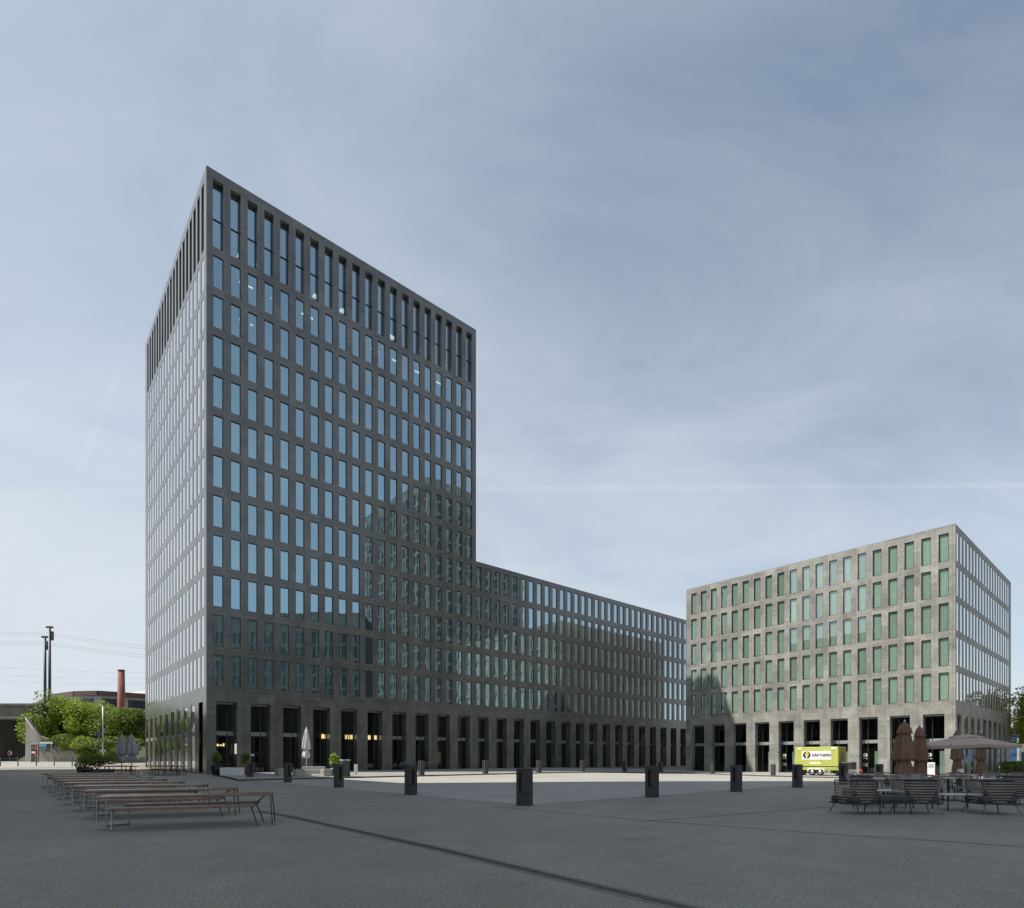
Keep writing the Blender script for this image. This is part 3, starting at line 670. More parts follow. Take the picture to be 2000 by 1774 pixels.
for px, lab in ((1391.5,'bollard in the shade at the left end of the green windowed block'), (1510,'pale sunlit bollard left of the lime trailer')):
    k = (px-1000)/F; P0 = K0+D1*45.4; t = (k*P0.y-P0.x)/(D2.x-k*D2.y); p = P0+D2*t
    put_bollard('y', Vector((p.x, p.y, zg(p.x, p.y)+.1)), lab)

# ------------------------------------------------------------------ picnic tables of the foreground row
def make_picnic(L=3.2, W=0.62, H=0.66, bench=True):
    t = thing('picnic_table', '', 'table', (0, 0, 0), 0, 'timber tables with benches in the row at the left')
    tp = MB(); n = 4
    for k in range(n): tp.bbox(-L/2, L/2, -W/2+k*W/n+.004, -W/2+(k+1)*W/n-.004, H-.045, H, .006)
    tp.build('tabletop', M['wood'], t)
    BL = L-.62
    for s in (-1, 1):
        b = MB()
        for k in range(2): b.bbox(-BL/2, BL/2, s*.52-.13+k*.13+.004, s*.52-.13+(k+1)*.13-.004, .405, .45, .006)
        b.build('bench_seat', M['wood'], t)
    for s, mm in ((-1, 'steel2'), (1, 'dsteel')):
        f = MB(); X = s*(L/2-.03); XB = s*(BL/2-.05)
        def bar(p, q, w=.026, th=.010):
            p, q = Vector(p), Vector(q); d = (q-p).normalized(); up = Vector((0, 1, 0)) if abs(d.z) > .5 else Vector((0, 0, 1)); a = d.cross(up).normalized()*th/2*2; e = d.cross(a).normalized()*w/2
            c = [p-a-e, p+a-e, p+a+e, p-a+e, q-a-e, q+a-e, q+a+e, q-a+e]
            i = len(f.v); f.v += [tuple(v) for v in c]
            for fc in ((0,3,2,1),(4,5,6,7),(0,1,5,4),(1,2,6,5),(2,3,7,6),(3,0,4,7)): f.f.append(tuple(i+k for k in fc)); f.m.append(0); f.sm.append(False)
        for sy in (-1, 1):
            if s < 0:
                bar((X, sy*(W/2-.04), H-.045), (X, sy*(W/2-.04), .016)); bar((X, sy*(W/2-.05), .016), (XB, sy*.56, .016), .05); bar((XB, sy*.56, .016), (XB, sy*.52, .405))
            else:
                bar((X, sy*(W/2-.03), H-.045), (X+.05, sy*(W/2+.05), .0), .06); bar((X-.12, sy*(W/2-.06), H-.045), (XB-.02, sy*.48, .405), .06); bar((XB-.02, sy*.50, .405), (XB+.12, sy*.60, .0), .06)
        bar((X, -W/2+.04, H-.06), (X, W/2-.04, H-.06)); bar((XB, -.6, .39), (XB, .6, .39))
        f.build('end_frame', M[mm], t)
    return t
pt = make_picnic()
ordn = ['nearest, largest', 'second', 'third', 'fourth', 'fifth, middle', 'sixth', 'seventh', 'eighth', 'ninth, farthest']
pa_, pb_ = G(195, 1621.5), G(517, 1611); dr = (pb_-pa_); dr.z = 0; dr.normalize(); rz = math.atan2(dr.y, dr.x); nrm = Vector((-dr.y, dr.x, 0))
for i in range(9):
    c = pa_ + dr*(1.6-.06) + nrm*.27 + D2*(2.76*i) + dr*random.uniform(-.06, .06)
    lab = f'{ordn[i]} timber picnic table with two benches, counted from the near end of the row'
    o = pt if i == 0 else dup(pt, (0, 0, 0), 0, lab)
    o['label'] = lab; o.location = c; o.rotation_euler = (0, 0, rz+R(random.uniform(-.8, .8)))

# ------------------------------------------------------------------ beer garden tables by the tower
def make_beer(L=2.2):
    t = thing('beer_table', '', 'table', (0, 0, 0), 0, 'red-brown beer garden tables beside the tower')
    a = MB(); a.bbox(-L/2, L/2, -.35, .35, .72, .76, .008); a.build('tabletop', M['rwood'], t)
    for s in (-1, 1):
        b = MB(); b.bbox(-L/2, L/2, s*.72-.13, s*.72+.13, .43, .46, .006); b.build('bench_seat', M['rwood'], t)
    for s in (-1, 1):
        f = MB()
        for y in (-.28, .28): f.tube([(s*(L/2-.3), y, .72), (s*(L/2-.3), y*1.1, 0)], .02, 6)
        f.tube([(s*(L/2-.3), -.28, .1), (s*(L/2-.3), .28, .1)], .015, 6)
        for y in (-.72, .72):
            f.tube([(s*(L/2-.3), y-.08, .43), (s*(L/2-.3), y-.1, 0)], .015, 6); f.tube([(s*(L/2-.3), y+.08, .43), (s*(L/2-.3), y+.1, 0)], .015, 6)
        f.build('leg_frame', M['dsteel'], t)
    return t
bt = make_beer(); k = 0
for ci, (px, Y, nm) in enumerate([(238, 44, 'left group'), (325, 45.5, 'right group')]):
    for r in range(3):
        c = gnd(px, Y); c = c + D1*0.3*ci + D2*(r*2.3) ; c.z = zg(c.x, c.y)
        lab = f"{['front', 'middle', 'back'][r]} red-brown beer table with benches in the {nm} beside the tower"
        o = bt if k == 0 else dup(bt, c, 0, lab); k += 1
        o['label'] = lab; o.location = c; o.rotation_euler = (0, 0, R(4))

# ------------------------------------------------------------------ parasols
def folded(t_): return lambda t, k, z: 1 + 0.16*math.sin(6*t) + 0.06*math.sin(11*t+k)
def closed_parasol(name, label, loc, H, r, fab, pole, group, skirt=0.35, seed=0, lean=0):
    t = thing(name, label, 'parasol', loc, R(seed*40), group)
    p = MB(); p.tube([(0, 0, 0.03), (0, 0, H)], .035 if H > 2.4 else .028, 8); p.build('pole', M[pole], t)
    b = MB(); b.bbox(-.32, .32, -.32, .32, 0, .06, .01); b.build('base_plate', M['dsteel'], t)
    c = MB(); z1 = H-.02; z0 = H*skirt; zt = z0+(z1-z0)*.30
    prof = [(r*.16, z1), (r*.30, z1-.10), (r*.52, z1-(z1-z0)*.2), (r*.80, z1-(z1-z0)*.42), (r*.98, zt+.12), (r*.95, zt+.02), (r*.42, zt-.03), (r*.62, zt-.12), (r*.86, z0+(zt-z0)*.4), (r*.70, z0+.06), (r*.55, z0)]
    ph = seed*1.7
    if fab == 'brownfab':      # two-layer parasol: vent cap flaring over the tied main cloth
        zm = z0+(z1-z0)*.45
        prof = [(r*.14, z1), (r*.30, z1-.07), (r*.52, z1-.24), (r*.66, z1-.40), (r*.70, z1-.47), (r*.50, z1-.48), (r*.66, z1-.66), (r*.84, zm+.32), (r*.92, zm+.02), (r*.96, zm-.10), (r*.90, zm-.16), (r*.56, zm-.20), (r*.60, zm-.34), (r*.80, zm-.58), (r*.86, z0+.22), (r*.66, z0)]
    w0 = random.Random(seed); offs = [w0.uniform(-1, 1) for _ in range(9)]
    def fold(a, k, z):
        q = offs[int(a/6.2832*9) % 9]
        return 1+0.22*math.sin(5*a+ph+.25*k)*(.55+.45*math.sin(a*1.3+ph))+0.12*math.sin(9*a-k*.35+ph)+.06*math.sin(17*a+k)+.10*q*min(1, k/6)
    c.lathe(prof, 54, 0, fold); c.build('canopy', M[fab], t)
    k = MB(); k.lathe([(.03, H), (.05, H+.03), (.02, H+.11)], 8); k.build('finial', M[pole], t)
    return t
closed_parasol('closed_parasol', 'folded pale grey parasol over the beer tables, left of the pair', gnd(237.5, 47), 3.25, .42, 'greyfab', 'steel', 'folded grey parasols by the beer tables', .30, 1)
closed_parasol('closed_parasol', 'folded darker grey parasol over the beer tables, right of the pair', gnd(257, 47.5), 3.3, .45, 'greyfab', 'steel', 'folded grey parasols by the beer tables', .30, 2)
closed_parasol('closed_parasol', 'folded white parasol among planter boxes in front of the tower', gnd(598.5, 43.5, .1), 3.5, .29, 'whitefab', 'white', None, .36, 3)
gp = 'folded brown parasols on the terrace'
closed_parasol('closed_parasol', 'big folded brown parasol, leftmost on the terrace', gnd(1767, 25), 2.95, .40, 'brownfab', 'steel', gp, .10, 4)
closed_parasol('closed_parasol', 'slimmer folded brown parasol right beside the big leftmost one', gnd(1796, 26.5), 2.85, .30, 'brownfab', 'steel', gp, .10, 5)
closed_parasol('closed_parasol', 'folded brown parasol behind the open parasol, at the building corner', gnd(1869, 32), 2.95, .28, 'brownfab', 'steel', gp, .12, 6)
closed_parasol('closed_parasol', 'thin folded rust brown parasol seen right of the open parasol pole', gnd(1915, 35), 3.0, .27, 'brownfab', 'steel', gp, .12, 7)
# open square parasol
op = thing('open_parasol', 'open taupe square parasol with two layered canopy on the terrace', 'parasol', gnd(1888, 27), R(28))
p = MB(); p.tube([(0, 0, .05), (0, 0, 2.42)], .035, 8); p.build('pole', M['steel'], op)
p = MB(); p.bbox(-.45, .45, -.45, .45, 0, .07, .01); p.build('base_plate', M['dsteel'], op)
def canopy(mb, hw, ze, ct, zt, val):
    n = 6
    for q in range(4):
        ca, sa = math.cos(q*math.pi/2), math.sin(q*math.pi/2); rot = lambda x, y, z: (x*ca-y*sa, x*sa+y*ca, z)
        for i in range(n):
            f0, f1 = i/n, (i+1)/n
            r0, r1 = ct+(hw-ct)*f0, ct+(hw-ct)*f1; z0, z1 = zt+(ze-zt)*f0**.9, zt+(ze-zt)*f1**.9
            for j in range(6):
                g0, g1 = -1+j/3, -1+(j+1)/3; sag = lambda r, gg: -0.05*(1-gg*gg)*(r/hw)
                mb.quad(rot(r0, r0*g0, z0+sag(r0, g0)), rot(r1, r1*g0, z1+sag(r1, g0)), rot(r1, r1*g1, z1+sag(r1, g1)), rot(r0, r0*g1, z0+sag(r0, g1)))
        for j in range(6):
            g0, g1 = -1+j/3, -1+(j+1)/3; s0, s1 = -0.05*(1-g0*g0), -0.05*(1-g1*g1)
            mb.quad(rot(hw, hw*g0, ze+s0), rot(hw, hw*g1, ze+s1), rot(hw, hw*g1, ze+s1-val), rot(hw, hw*g0, ze+s0-val))
p = MB(); canopy(p, 1.50, 2.02, .42, 2.36, .15); p.build('canopy', M['taupefab'], op)
p = MB(); canopy(p, .5, 2.40, .02, 2.52, .04); p.build('vent_cap', M['taupefab'], op)
for q in range(8):
    a = q*math.pi/4+0; rr_ = 1.46*(math.sqrt(2) if q % 2 else 1)
    p = MB(); p.tube([(0, 0, 2.32), (rr_*math.cos(a), rr_*math.sin(a), 1.99)], .013, 5); p.build('rib', M['dsteel'], op)

# ------------------------------------------------------------------ planters, boxes and plants in front of the tower
def leaves(mb, c, rad, n, size, rnd, flat=1.0, shell=0.35):
    for _ in range(n):
        while True:
            d = Vector((rnd.uniform(-1,1), rnd.uniform(-1,1), rnd.uniform(-1,1)))
            if 0.05 < d.length <= 1: break
        d = d.normalized()*(d.length**shell)
        p = Vector(c)+Vector((d.x*rad[0], d.y*rad[1], d.z*rad[2]))
        a = Vector((rnd.uniform(-1,1), rnd.uniform(-1,1), rnd.uniform(-.6,.9))).normalized(); b = a.cross(Vector((rnd.uniform(-1,1), rnd.uniform(-1,1), rnd.uniform(-1,1)))).normalized()
        s = size*rnd.uniform(.6, 1.3); w = s*.5
        mb.poly([p-a*s*.5, p-a*s*.1+b*w*.5, p+a*s*.5, p-a*s*.1-b*w*.5])
def potted(name, label, loc, potr, poth, plant_h, potm, leafm, seed, group=None, bowl=False, spread=.35, n=260, size=.22):
    t = thing(name, label, 'potted plant', loc, 0, group); rnd = random.Random(seed)
    p = MB(); p.lathe([(potr*(.55 if bowl else .72), 0), (potr*.9, poth*.5), (potr, poth), (potr*.9, poth), (potr*.88, poth-.08)], 20); p.build('pot', M[potm], t)
    s = MB()
    for k in range(7): a = k*.9; s.tube([(0, 0, poth-.05), (.35*spread*math.cos(a), .35*spread*math.sin(a), poth+plant_h*.4), (spread*.8*math.cos(a), spread*.8*math.sin(a), poth+plant_h*.75)], .018, 5)
    s.build('stem', M['bark'], t)
    f = MB()
    for k in range(5):
        leaves(f, (rnd.uniform(-.5,.5)*spread, rnd.uniform(-.5,.5)*spread, poth+plant_h*rnd.uniform(.25,.75)), (spread*.7, spread*.7, plant_h*.32), n//5, size, rnd)
    f.build('foliage', M[leafm], t)
gpl = 'potted plants along the tower front'
potted('potted_palm', 'bushy green plant in dark pot left of the white planter box at the tower corner', gnd(423.5, 43.8, .1), .42, .75, 1.0, 'black', 'leafB', 11, gpl)
potted('potted_palm', 'green plant in tall reddish pot behind the leftmost dark bollard', gnd(479, 44.5, .1), .34, .85, .85, 'terracotta', 'leafB', 12, gpl)
potted('potted_palm', 'spiky yellow-green plant left of the grey kiosk cabinet', gnd(653, 42.5, .1), .36, .55, 1.2, 'black', 'leafA', 13, gpl)
potted('bush_planter', 'big bush in black bowl planter at the end of the picnic row', gnd(190, 40), 1.05, .62, 1.1, 'black', 'leafB', 14, None, True, 1.0, 1500, .16)
potted('bush_planter', 'small bush in black round planter left of the bigger one', gnd(166, 44), .55, .7, .95, 'black', 'leafA', 15, None, True, .6, 700, .16)
def crate(name, label, loc, rz, sx, sy, sz, m, cat='planter box', group='pale boxes in front of the tower'):
    t = thing(name, label, cat, loc, rz, group)
    b = MB(); b.bbox(-sx/2, sx/2, -sy/2, sy/2, 0, sz, .015); b.build('box', M[m], t)
    l = MB(); l.bbox(-sx/2+.05, sx/2-.05, -sy/2+.05, sy/2-.05, sz, sz+.02, .005); l.build('lid', M['concrete'], t)
    return t
crate('planter_box', 'long whitish low box at the tower corner', gnd(453.5, 43, .1), RZ-R(41), 1.55, .6, .58, 'white')
crate('planter_box', 'small sand coloured box on the pavement between leftmost dark bollards', gnd(550.5, 43.5, .1), RZ, .8, .8, .5, 'concrete')
crate('planter_box', 'pale box with sunlit side left of the folded white parasol', gnd(583, 40.6, .1), RZ, .62, .62, .50, 'concrete')
crate('planter_box', 'pale box with sunlit side right of the folded white parasol', gnd(637, 41, .1), RZ, .62, .62, .50, 'concrete')
st = thing('garden_sofa', 'low pale bench between the two boxes behind the folded white parasol', 'bench', gnd(611, 43, .1), R(5))
b = MB(); b.bbox(-.85, .85, -.3, .3, .12, .42, .03); b.build('seat', M['concrete'], st)
b = MB(); b.bbox(-.85, .85, .22, .34, .42, .66, .03); b.build('backrest', M['greyfab'], st)
for s in (-.7, .7): b = MB(); b.box(s-.04, s+.04, -.25, .25, 0, .12); b.build('leg', M['dsteel'], st)
ck = thing('kiosk_cabinet', 'grey upright cabinet with white top corner behind a dark bollard', 'cabinet', gnd(674, 40.5, .1), RZ)
b = MB(); b.bbox(-.26, .26, -.26, .26, 0, 1.12, .012); b.build('body', M['bollard'], ck); b = MB(); b.bbox(-.27, .27, -.27, .27, 1.12, 1.17, .008); b.build('top', M['white'], ck)
ms = thing('menu_stand', 'slim white menu stand in front of the lantern lit openings', 'menu stand', gnd(695, 47, .1), R(20))
b = MB(); b.bbox(-.14, .14, -.02, .02, .12, .78, .008); b.build('board', M['white'], ms); b = MB(); b.box(-.12, .12, -.14, .14, 0, .03); b.tube([(0, 0, .03), (0, 0, .14)], .02, 6); b.build('foot', M['dsteel'], ms)
# lightbox on the first pillar and the small notice
lb = thing('light_box_sign', 'white lit panel on the side of the second stone pillar of the tower', 'sign', C0+D1*(gfA[0][1]-.001)+D2*.25+Vector((0, 0, 1.75)), RZ)
b = MB(); b.bbox(-.08, 0, -.2, .2, 0, .92, .01); b.build('panel', mat('lit_panel', (.8, .8, .78), .5, emit=((1, .95, .9), .35), var=.03), lb); b = MB(); b.box(-.01, .0, -.22, .22, -.02, -.004); b.build('bracket', M['dsteel'], lb)
nb = thing('notice_plate', 'small white notice on the dark glass of the second opening', 'notice', C0+D1*(gfA[1][0]+.35)+D2*.72+Vector((0, 0, 1.55)), RZ)
b = MB(); b.bbox(-.16, .16, -.02, 0, 0, .22, .005); b.build('plate', M['white'], nb)
# lanterns and the yellow neon sign behind the shop glass
for i, (px, lab) in enumerate([(629.5,'left lit lantern of the pair in the fourth opening of the tower base'), (638.3,'right lit lantern of the pair in the fourth opening of the tower base'), (678,'narrow left lit lantern in the fifth opening of the tower base'), (687.2,'broad right lit lantern in the fifth opening of the tower base'), (719.8,'narrow left lit lantern in the sixth opening of the tower base'), (732,'broad right lit lantern in the sixth opening of the tower base')]):
    k_ = (px-1000)/F; P0 = C0+D2*1.15; tt = (k_*P0.y-P0.x)/(D1.x-k_*D1.y); p = P0+D1*tt; zc = EYE-(1438.5+.022*(px-630)-HZ)/F*p.y
    t = thing('hanging_lantern', lab, 'lamp', Vector((p.x, p.y, zc-.23)), RZ, 'lit lanterns behind the tower base glass')
    b = MB(); b.box(-.15, .15, -.15, .15, 0, .44); b.build('glow_panel', M['lantern'], t)
    b = MB(); b.box(-.22, .22, -.22, .22, .46, .52); b.box(-.22, .22, -.22, .22, -.04, -.003)
    for sx in (-.2, .2):
        for sy in (-.2, .2): b.box(sx-.018, sx+.018, sy-.018, sy+.018, -.003, .46)
    b.tube([(0, 0, .52), (0, 0, 6.0-zc)], .012, 5); b.build('lantern_frame', M['dsteel'], t)
ng = thing('neon_sign', 'yellow neon sign built as a row of glowing bars inside the first opening of the tower base', 'lamp', C0+D1*1.3+D2*1.5+Vector((0, 0, 2.45)), RZ)  # plain glowing bars stand in for a neon sign's unreadable letters
b = MB()
for k in range(5): b.box(-.55+.24*k, -.55+.24*k+.13, -.05, .05, .02*(k % 2), .16+.05*((k*2) % 3))
b.build('glow_bars', M['lantern'], ng); b = MB(); b.box(-.65, .65, -.03, .03, .32, .36); b.build('rail', M['dsteel'], ng)
# bicycles leaning by the pillars
def bike(label, loc, rz):
    t = thing('bicycle', label, 'bicycle', loc, rz, 'bicycles parked by the tower pillars')
    for x in (-.52, .52):
        w = MB(); pts = [(x+.33*math.cos(a*math.pi/10), 0, .34+.33*math.sin(a*math.pi/10)) for a in range(21)]; w.tube(pts, .02, 6, cap=False)
        for a in range(6): w.tube([(x-.32*math.cos(a*math.pi/6), 0, .34-.32*math.sin(a*math.pi/6)), (x+.32*math.cos(a*math.pi/6), 0, .34+.32*math.sin(a*math.pi/6))], .004, 4)
        w.build('wheel', M['black'], t)
    f = MB()
    for a, b_ in [((-.52,0,.34),(-.08,0,.30)), ((-.08,0,.30),(-.22,0,.85)), ((-.52,0,.34),(-.2,0,.78)), ((-.08,0,.30),(.36,0,.80)), ((-.2,0,.78),(.35,0,.86)), ((.52,0,.34),(.34,0,.95))]: f.tube([a, b_], .018, 6)
    f.build('frame', M['steel'], t)
    h = MB(); h.tube([(.30,-.27,1.0), (.36,0,.97), (.30,.27,1.0)], .014, 6); h.build('handlebar', M['dsteel'], t)
    h = MB(); h.bbox(-.36, -.10, -.07, .07, .87, .93, .02); h.build('saddle', M['black'], t)
bike('bicycle parked at the sixth opening of the tower base', C0+D1*19.0-D2*.8+Vector((0, 0, .1)), RZ+R(15))
bike('bicycle parked left of the seventh pillar of the tower base', C0+D1*22.2-D2*.9+Vector((0, 0, .1)), RZ-R(10))

# ------------------------------------------------------------------ left background: bank, bridge, hall, masts
def tree(name, label, loc, crown, trunk_h, n, size, lm, seed, group=None, trunk_r=.16, clumps=14):
    t = thing(name, label, 'tree', loc, 0, group); rnd = random.Random(seed)
    tr = MB(); top = trunk_h+crown[2]*.5
    tr.tube([(0, 0, -.3), (.05, .03, trunk_h*.6), (-.05, .05, top)], [trunk_r, trunk_r*.7, trunk_r*.25], 7)
    for k in range(6):
        a = k*1.05+seed; tr.tube([(0, 0, trunk_h*.6), (crown[0]*.35*math.cos(a), crown[1]*.35*math.sin(a), trunk_h+crown[2]*.3), (crown[0]*.75*math.cos(a), crown[1]*.75*math.sin(a), trunk_h+crown[2]*(.4+.25*(k % 3)))], [trunk_r*.5, trunk_r*.3, trunk_r*.1], 5)
    tr.build('trunk', M['bark'], t)
    f = MB()
    for k in range(clumps):
        a = rnd.uniform(0, 6.28); rr_ = rnd.uniform(.1, .8)**.7; zz = rnd.uniform(.05, .95); env = math.sqrt(max(.1, 1-(2*zz-.85)**2*.8))
        c = (crown[0]*rr_*env*math.cos(a), crown[1]*rr_*env*math.sin(a), trunk_h*.7+crown[2]*zz); q = rnd.uniform(.26, .46)
        leaves(f, c, (crown[0]*q, crown[1]*q, crown[2]*q*.55), n//clumps, size, rnd, shell=.5)
    f.build('crown', M[lm], t)
    return t
gt = 'trees and shrubs on the bank beside the railway'
specs = [(80, 89, 3.0, 5.8, 'leafA', 'leftmost bushy bright green tree on the bank, by the bridge'), (98, 90, 3.6, 7.6, 'leafA', 'tall bright green tree at the foot of the railway masts'), (132, 92, 3.6, 6.6, 'leafA', 'rounded green tree on the bank right of the masts'),
 (165, 90, 3.4, 6.4, 'leafA', 'green tree on the bank midway between masts and chimney'), (198, 93, 3.6, 6.6, 'leafA', 'green tree on the bank behind the street lamp'), (234, 90, 3.8, 5.2, 'leafB', 'darker green tree on the bank in front of the chimney'), (272, 92, 3.8, 5.2, 'leafB', 'darker green tree touching the sunlit tower side'),
 (118, 84, 2.6, 3.2, 'leafB', 'low dark shrub hanging over the sloping wall'), (152, 84, 2.8, 2.6, 'leafA', 'low bright shrub above the lower end of the sloping wall'), (186, 84, 3.0, 2.4, 'leafB', 'low dark shrub behind the signposts'), (222, 83, 3.0, 2.6, 'leafB', 'low shrub behind the folded grey parasols'), (256, 83, 3.0, 2.6, 'leafB', 'low shrub right of the folded grey parasols'),
]
for i, (px, Y, rx, h, lm, lab) in enumerate(specs):
    base = gnd(px, Y); tall = h > 5
    base.z += (2.6 if tall and px > 50 else .9) * (1 if Y < 100 else 0)
    tree('bank_tree' if tall else 'bank_shrub', lab, base, (rx, rx*.9, h*.92), .6 if tall else .1, 5200 if tall else 2400, .36 if tall else .32, lm, 30+i, gt, clumps=26 if tall else 12)
# trees further left beyond the frame edge, mirrored in the sunlit tower side
# bank (terrain)
bk = MB()
prof = [(-105, 82), (-62, 87), (-40, 86)]
for (xa, xb) in ((-72.5, -62), (-62, -52), (-52, -40)):
    bk.quad((xa, 84.5, zg(xa, 84.5)-.1), (xb, 84.5, zg(xb, 84.5)-.1), (xb, 91, 4.0), (xa, 91, 4.0)); bk.quad((xa, 91, 4.0), (xb, 91, 4.0), (xb, 104, 4.2), (xa, 104, 4.2))
bk.build('bank', ground_mat('bank_soil', (.06, .07, .03)), kind='structure')
# sloping retaining wall
rw = thing('retaining_wall', 'sloping concrete retaining wall under the trees', 'wall', gnd(110, 84), 0)
o = rw.location; X0 = (53-1000)/F*84-o.x; X1 = (190-1000)/F*84-o.x; zl = EYE-(1402-HZ)/F*84-o.z; zm = EYE-(1440-HZ)/F*84-o.z; zr = EYE-(1478-HZ)/F*84-o.z; Xm = (78-1000)/F*84-o.x
b = MB(); b.prism([(X0, -.5), (X1, -.5), (X1, zr), (Xm, zm+.2), (X0, zl)], -.3, .3); b.build('wall', M['concrete'], rw)
b = MB(); b.tube([(X1, -.34, zr+.03), (Xm, -.34, zm+.23), (X0, -.34, zl+.03)], .09, 4); b.build('coping', M['concrete'], rw)
# railway bridge
rb = thing('railway_bridge', 'dark concrete railway bridge with underpass at the left edge', 'bridge', gnd(0, 88), 0)
o = rb.location; xr = (56-1000)/F*86-o.x
zA = lambda y: EYE-(y-HZ)/F*86-o.z
b = MB(); b.box(-45, xr+.3, 0, 12, zA(1403), zA(1373)); b.box(-45, xr+.5, -.5, 0, zA(1403), zA(1397)); b.box(-45, xr+.5, -.35, 0, zA(1376), zA(1372)); b.build('girder', M['dconcrete'], rb)
b = MB(); xl_ = (26-1000)/F*86-o.x; b.box(xl_, xr, .1, 11.5, -.6, zA(1403)-.005); b.build('abutment', M['dconcrete'], rb)
b = MB(); b.box(-45, (1-1000)/F*86-o.x-4, .1, 11.5, -.6, zA(1403)-.005); b.build('abutment', M['dconcrete'], rb)
b = MB()
for q in range(3): b.box(xl_+.4+q*.62, xl_+.62+q*.62, -.02, .1, zA(1440), zA(1406))
b.build('bearing_ribs', M['core'], rb)
b = MB(); b.prism([(-45, zA(1372)), ((50-1000)/F*86-o.x, zA(1372)), ((24-1000)/F*86-o.x, zA(1369.5)), (-45, zA(1360))], 6, 11); b.build('platform_roof', M['roof'], rb)
# white building behind the underpass
wb = thing('white_building', 'white banded building seen through the railway underpass', 'building', gnd(0, 128), 0)
b = MB(); b.box(-20, 12, 0, 8, -1, 10); b.build('wall', M['white'], wb)
for q in range(3):
    b = MB(); b.box(-19.5, 11.5, -.05, .02, .9+2.6*q, 2.3+2.6*q); b.build('window_band', M['darkglass'], wb)
# hall with the curved roofline
hl = thing('market_hall', 'wide grey hall with dark red roof edge behind the trees', 'building', Vector((0, 0, 0)), 0)
plan = [Vector(((62-1000)/F*178, 178)), Vector(((104-1000)/F*141, 141)), Vector(((150-1000)/F*134.5, 134.5)), Vector(((195-1000)/F*133.5, 133.5)), Vector(((300-1000)/F*141, 141)), Vector(((400-1000)/F*150, 150))]
b = MB(); fs = MB(); wn_ = MB(); rfm = MB(); HH = 16.6
for a, c in zip(plan, plan[1:]):
    d = (c-a).normalized(); n_ = Vector((d.y, -d.x))
    b.quad((a.x, a.y, -1), (c.x, c.y, -1), (c.x, c.y, HH), (a.x, a.y, HH))
    e0, e1 = a+n_*.8, c+n_*.8
    fs.quad((e0.x, e0.y, HH-.9), (e1.x, e1.y, HH-.9), (e1.x, e1.y, HH+.15), (e0.x, e0.y, HH+.15)); fs.quad((e0.x, e0.y, HH-.9), (e1.x, e1.y, HH-.9), (c.x, c.y, HH-.9), (a.x, a.y, HH-.9))
    ln = (c-a).length; m_ = int(ln/5)
    for q in range(m_):
        s0, s1 = a+d*(q*5+.5), a+d*(q*5+4.5)
        for zz in ((HH-5.6, HH-3.7), (HH-3.5, HH-1.5), (HH-8.5, HH-6.2)):
            p0, p1 = s0+n_*.06, s1+n_*.06; wn_.quad((p0.x, p0.y, zz[0]), (p1.x, p1.y, zz[0]), (p1.x, p1.y, zz[1]), (p0.x, p0.y, zz[1]))
for a, c in zip(plan, plan[1:]): rfm.poly([(a.x, a.y-.8, HH+.15), (c.x, c.y-.8, HH+.15), (-75, 190, HH+2.2)])
rfm.poly([((215-1000)/F*150, 150, HH+.3), ((330-1000)/F*150, 150, HH+.3), ((330-1000)/F*160, 160, HH+3.4), ((262-1000)/F*160, 160, HH+3.0), ((228-1000)/F*158, 158, HH+1.6)])
b.build('wall', M['hallwall'], hl); fs.build('roof_edge', M['fascia'], hl); wn_.build('window_rows', M['darkglass'], hl, kind='stuff'); rfm.build('roof', mat('pale_roof', (.5, .42, .36), .8), hl)
ch = thing('brick_chimney', 'red brick chimney standing in front of the hall', 'chimney', gnd(237, 118), 0)
b = MB(); zt = EYE-(1311-HZ)/F*118-ch.location.z; b.lathe([(.78, -.5), (.72, zt*.5), (.60, zt)], 20); b.build('shaft', M['brick'], ch)
b = MB(); b.lathe([(.66, zt-.02), (.66, zt+.25), (.5, zt+.25)], 20); b.build('cap', M['fascia'], ch)
def mast(label, px, Y, ytop, group):
    t = thing('railway_mast', label, 'mast', gnd(px, Y), 0, group); H = EYE-(ytop-HZ)/F*Y-t.location.z
    b = MB(); b.tube([(0, 0, 0), (0, 0, H)], [.27, .2], 8); b.build('pole', M['dsteel'], t)
    b = MB(); b.box(-.55, .55, -.2, .2, H, H+.3); b.box(.3, .7, -.1, .1, H-2.2, H-.6); b.build('head_bracket', M['dsteel'], t)
    b = MB(); b.tube([(0, 0, H*.45), (.9, 0, H*.42)], .06, 5); b.tube([(0, 0, H*.36), (.7, 0, H*.40)], .05, 5); b.build('cantilever', M['dsteel'], t)
gm_ = 'railway masts by the bridge'
mast('taller of the two dark railway masts behind the trees', 97, 104, 1227, gm_); mast('shorter of the two dark railway masts, left one', 88, 106, 1246, gm_)
def wire(label, pts, r=.022):
    b = MB(); o_ = pts[0]; b.tube([p-o_ for p in pts], r, 5, cap=False); t = b.build('overhead_wire', M['wiregrey'], None, o_); tag(t, label, 'cable', 'railway overhead wires')
def sag(a, c, s, n=10): return [a.lerp(c, i/n)-Vector((0, 0, s*4*(i/n)*(1-i/n))) for i in range(n+1)]
for j, (ya, yb, yc, lab) in enumerate([(1230, 1236, 1262, 'topmost of the overhead wires running to the tower'), (1235, 1240, 1268, 'second overhead wire from the top'), (1249, 1254, 1278, 'third overhead wire from the top'), (1254, 1258, 1284, 'fourth overhead wire from the top')]):
    wire(lab, sag(at(-120, ya-4, 104), at(97 if j < 2 else 88, yb, 104), .3)+sag(at(97 if j < 2 else 88, yb, 104), at(400, yc+8, 100), .5)[1:])
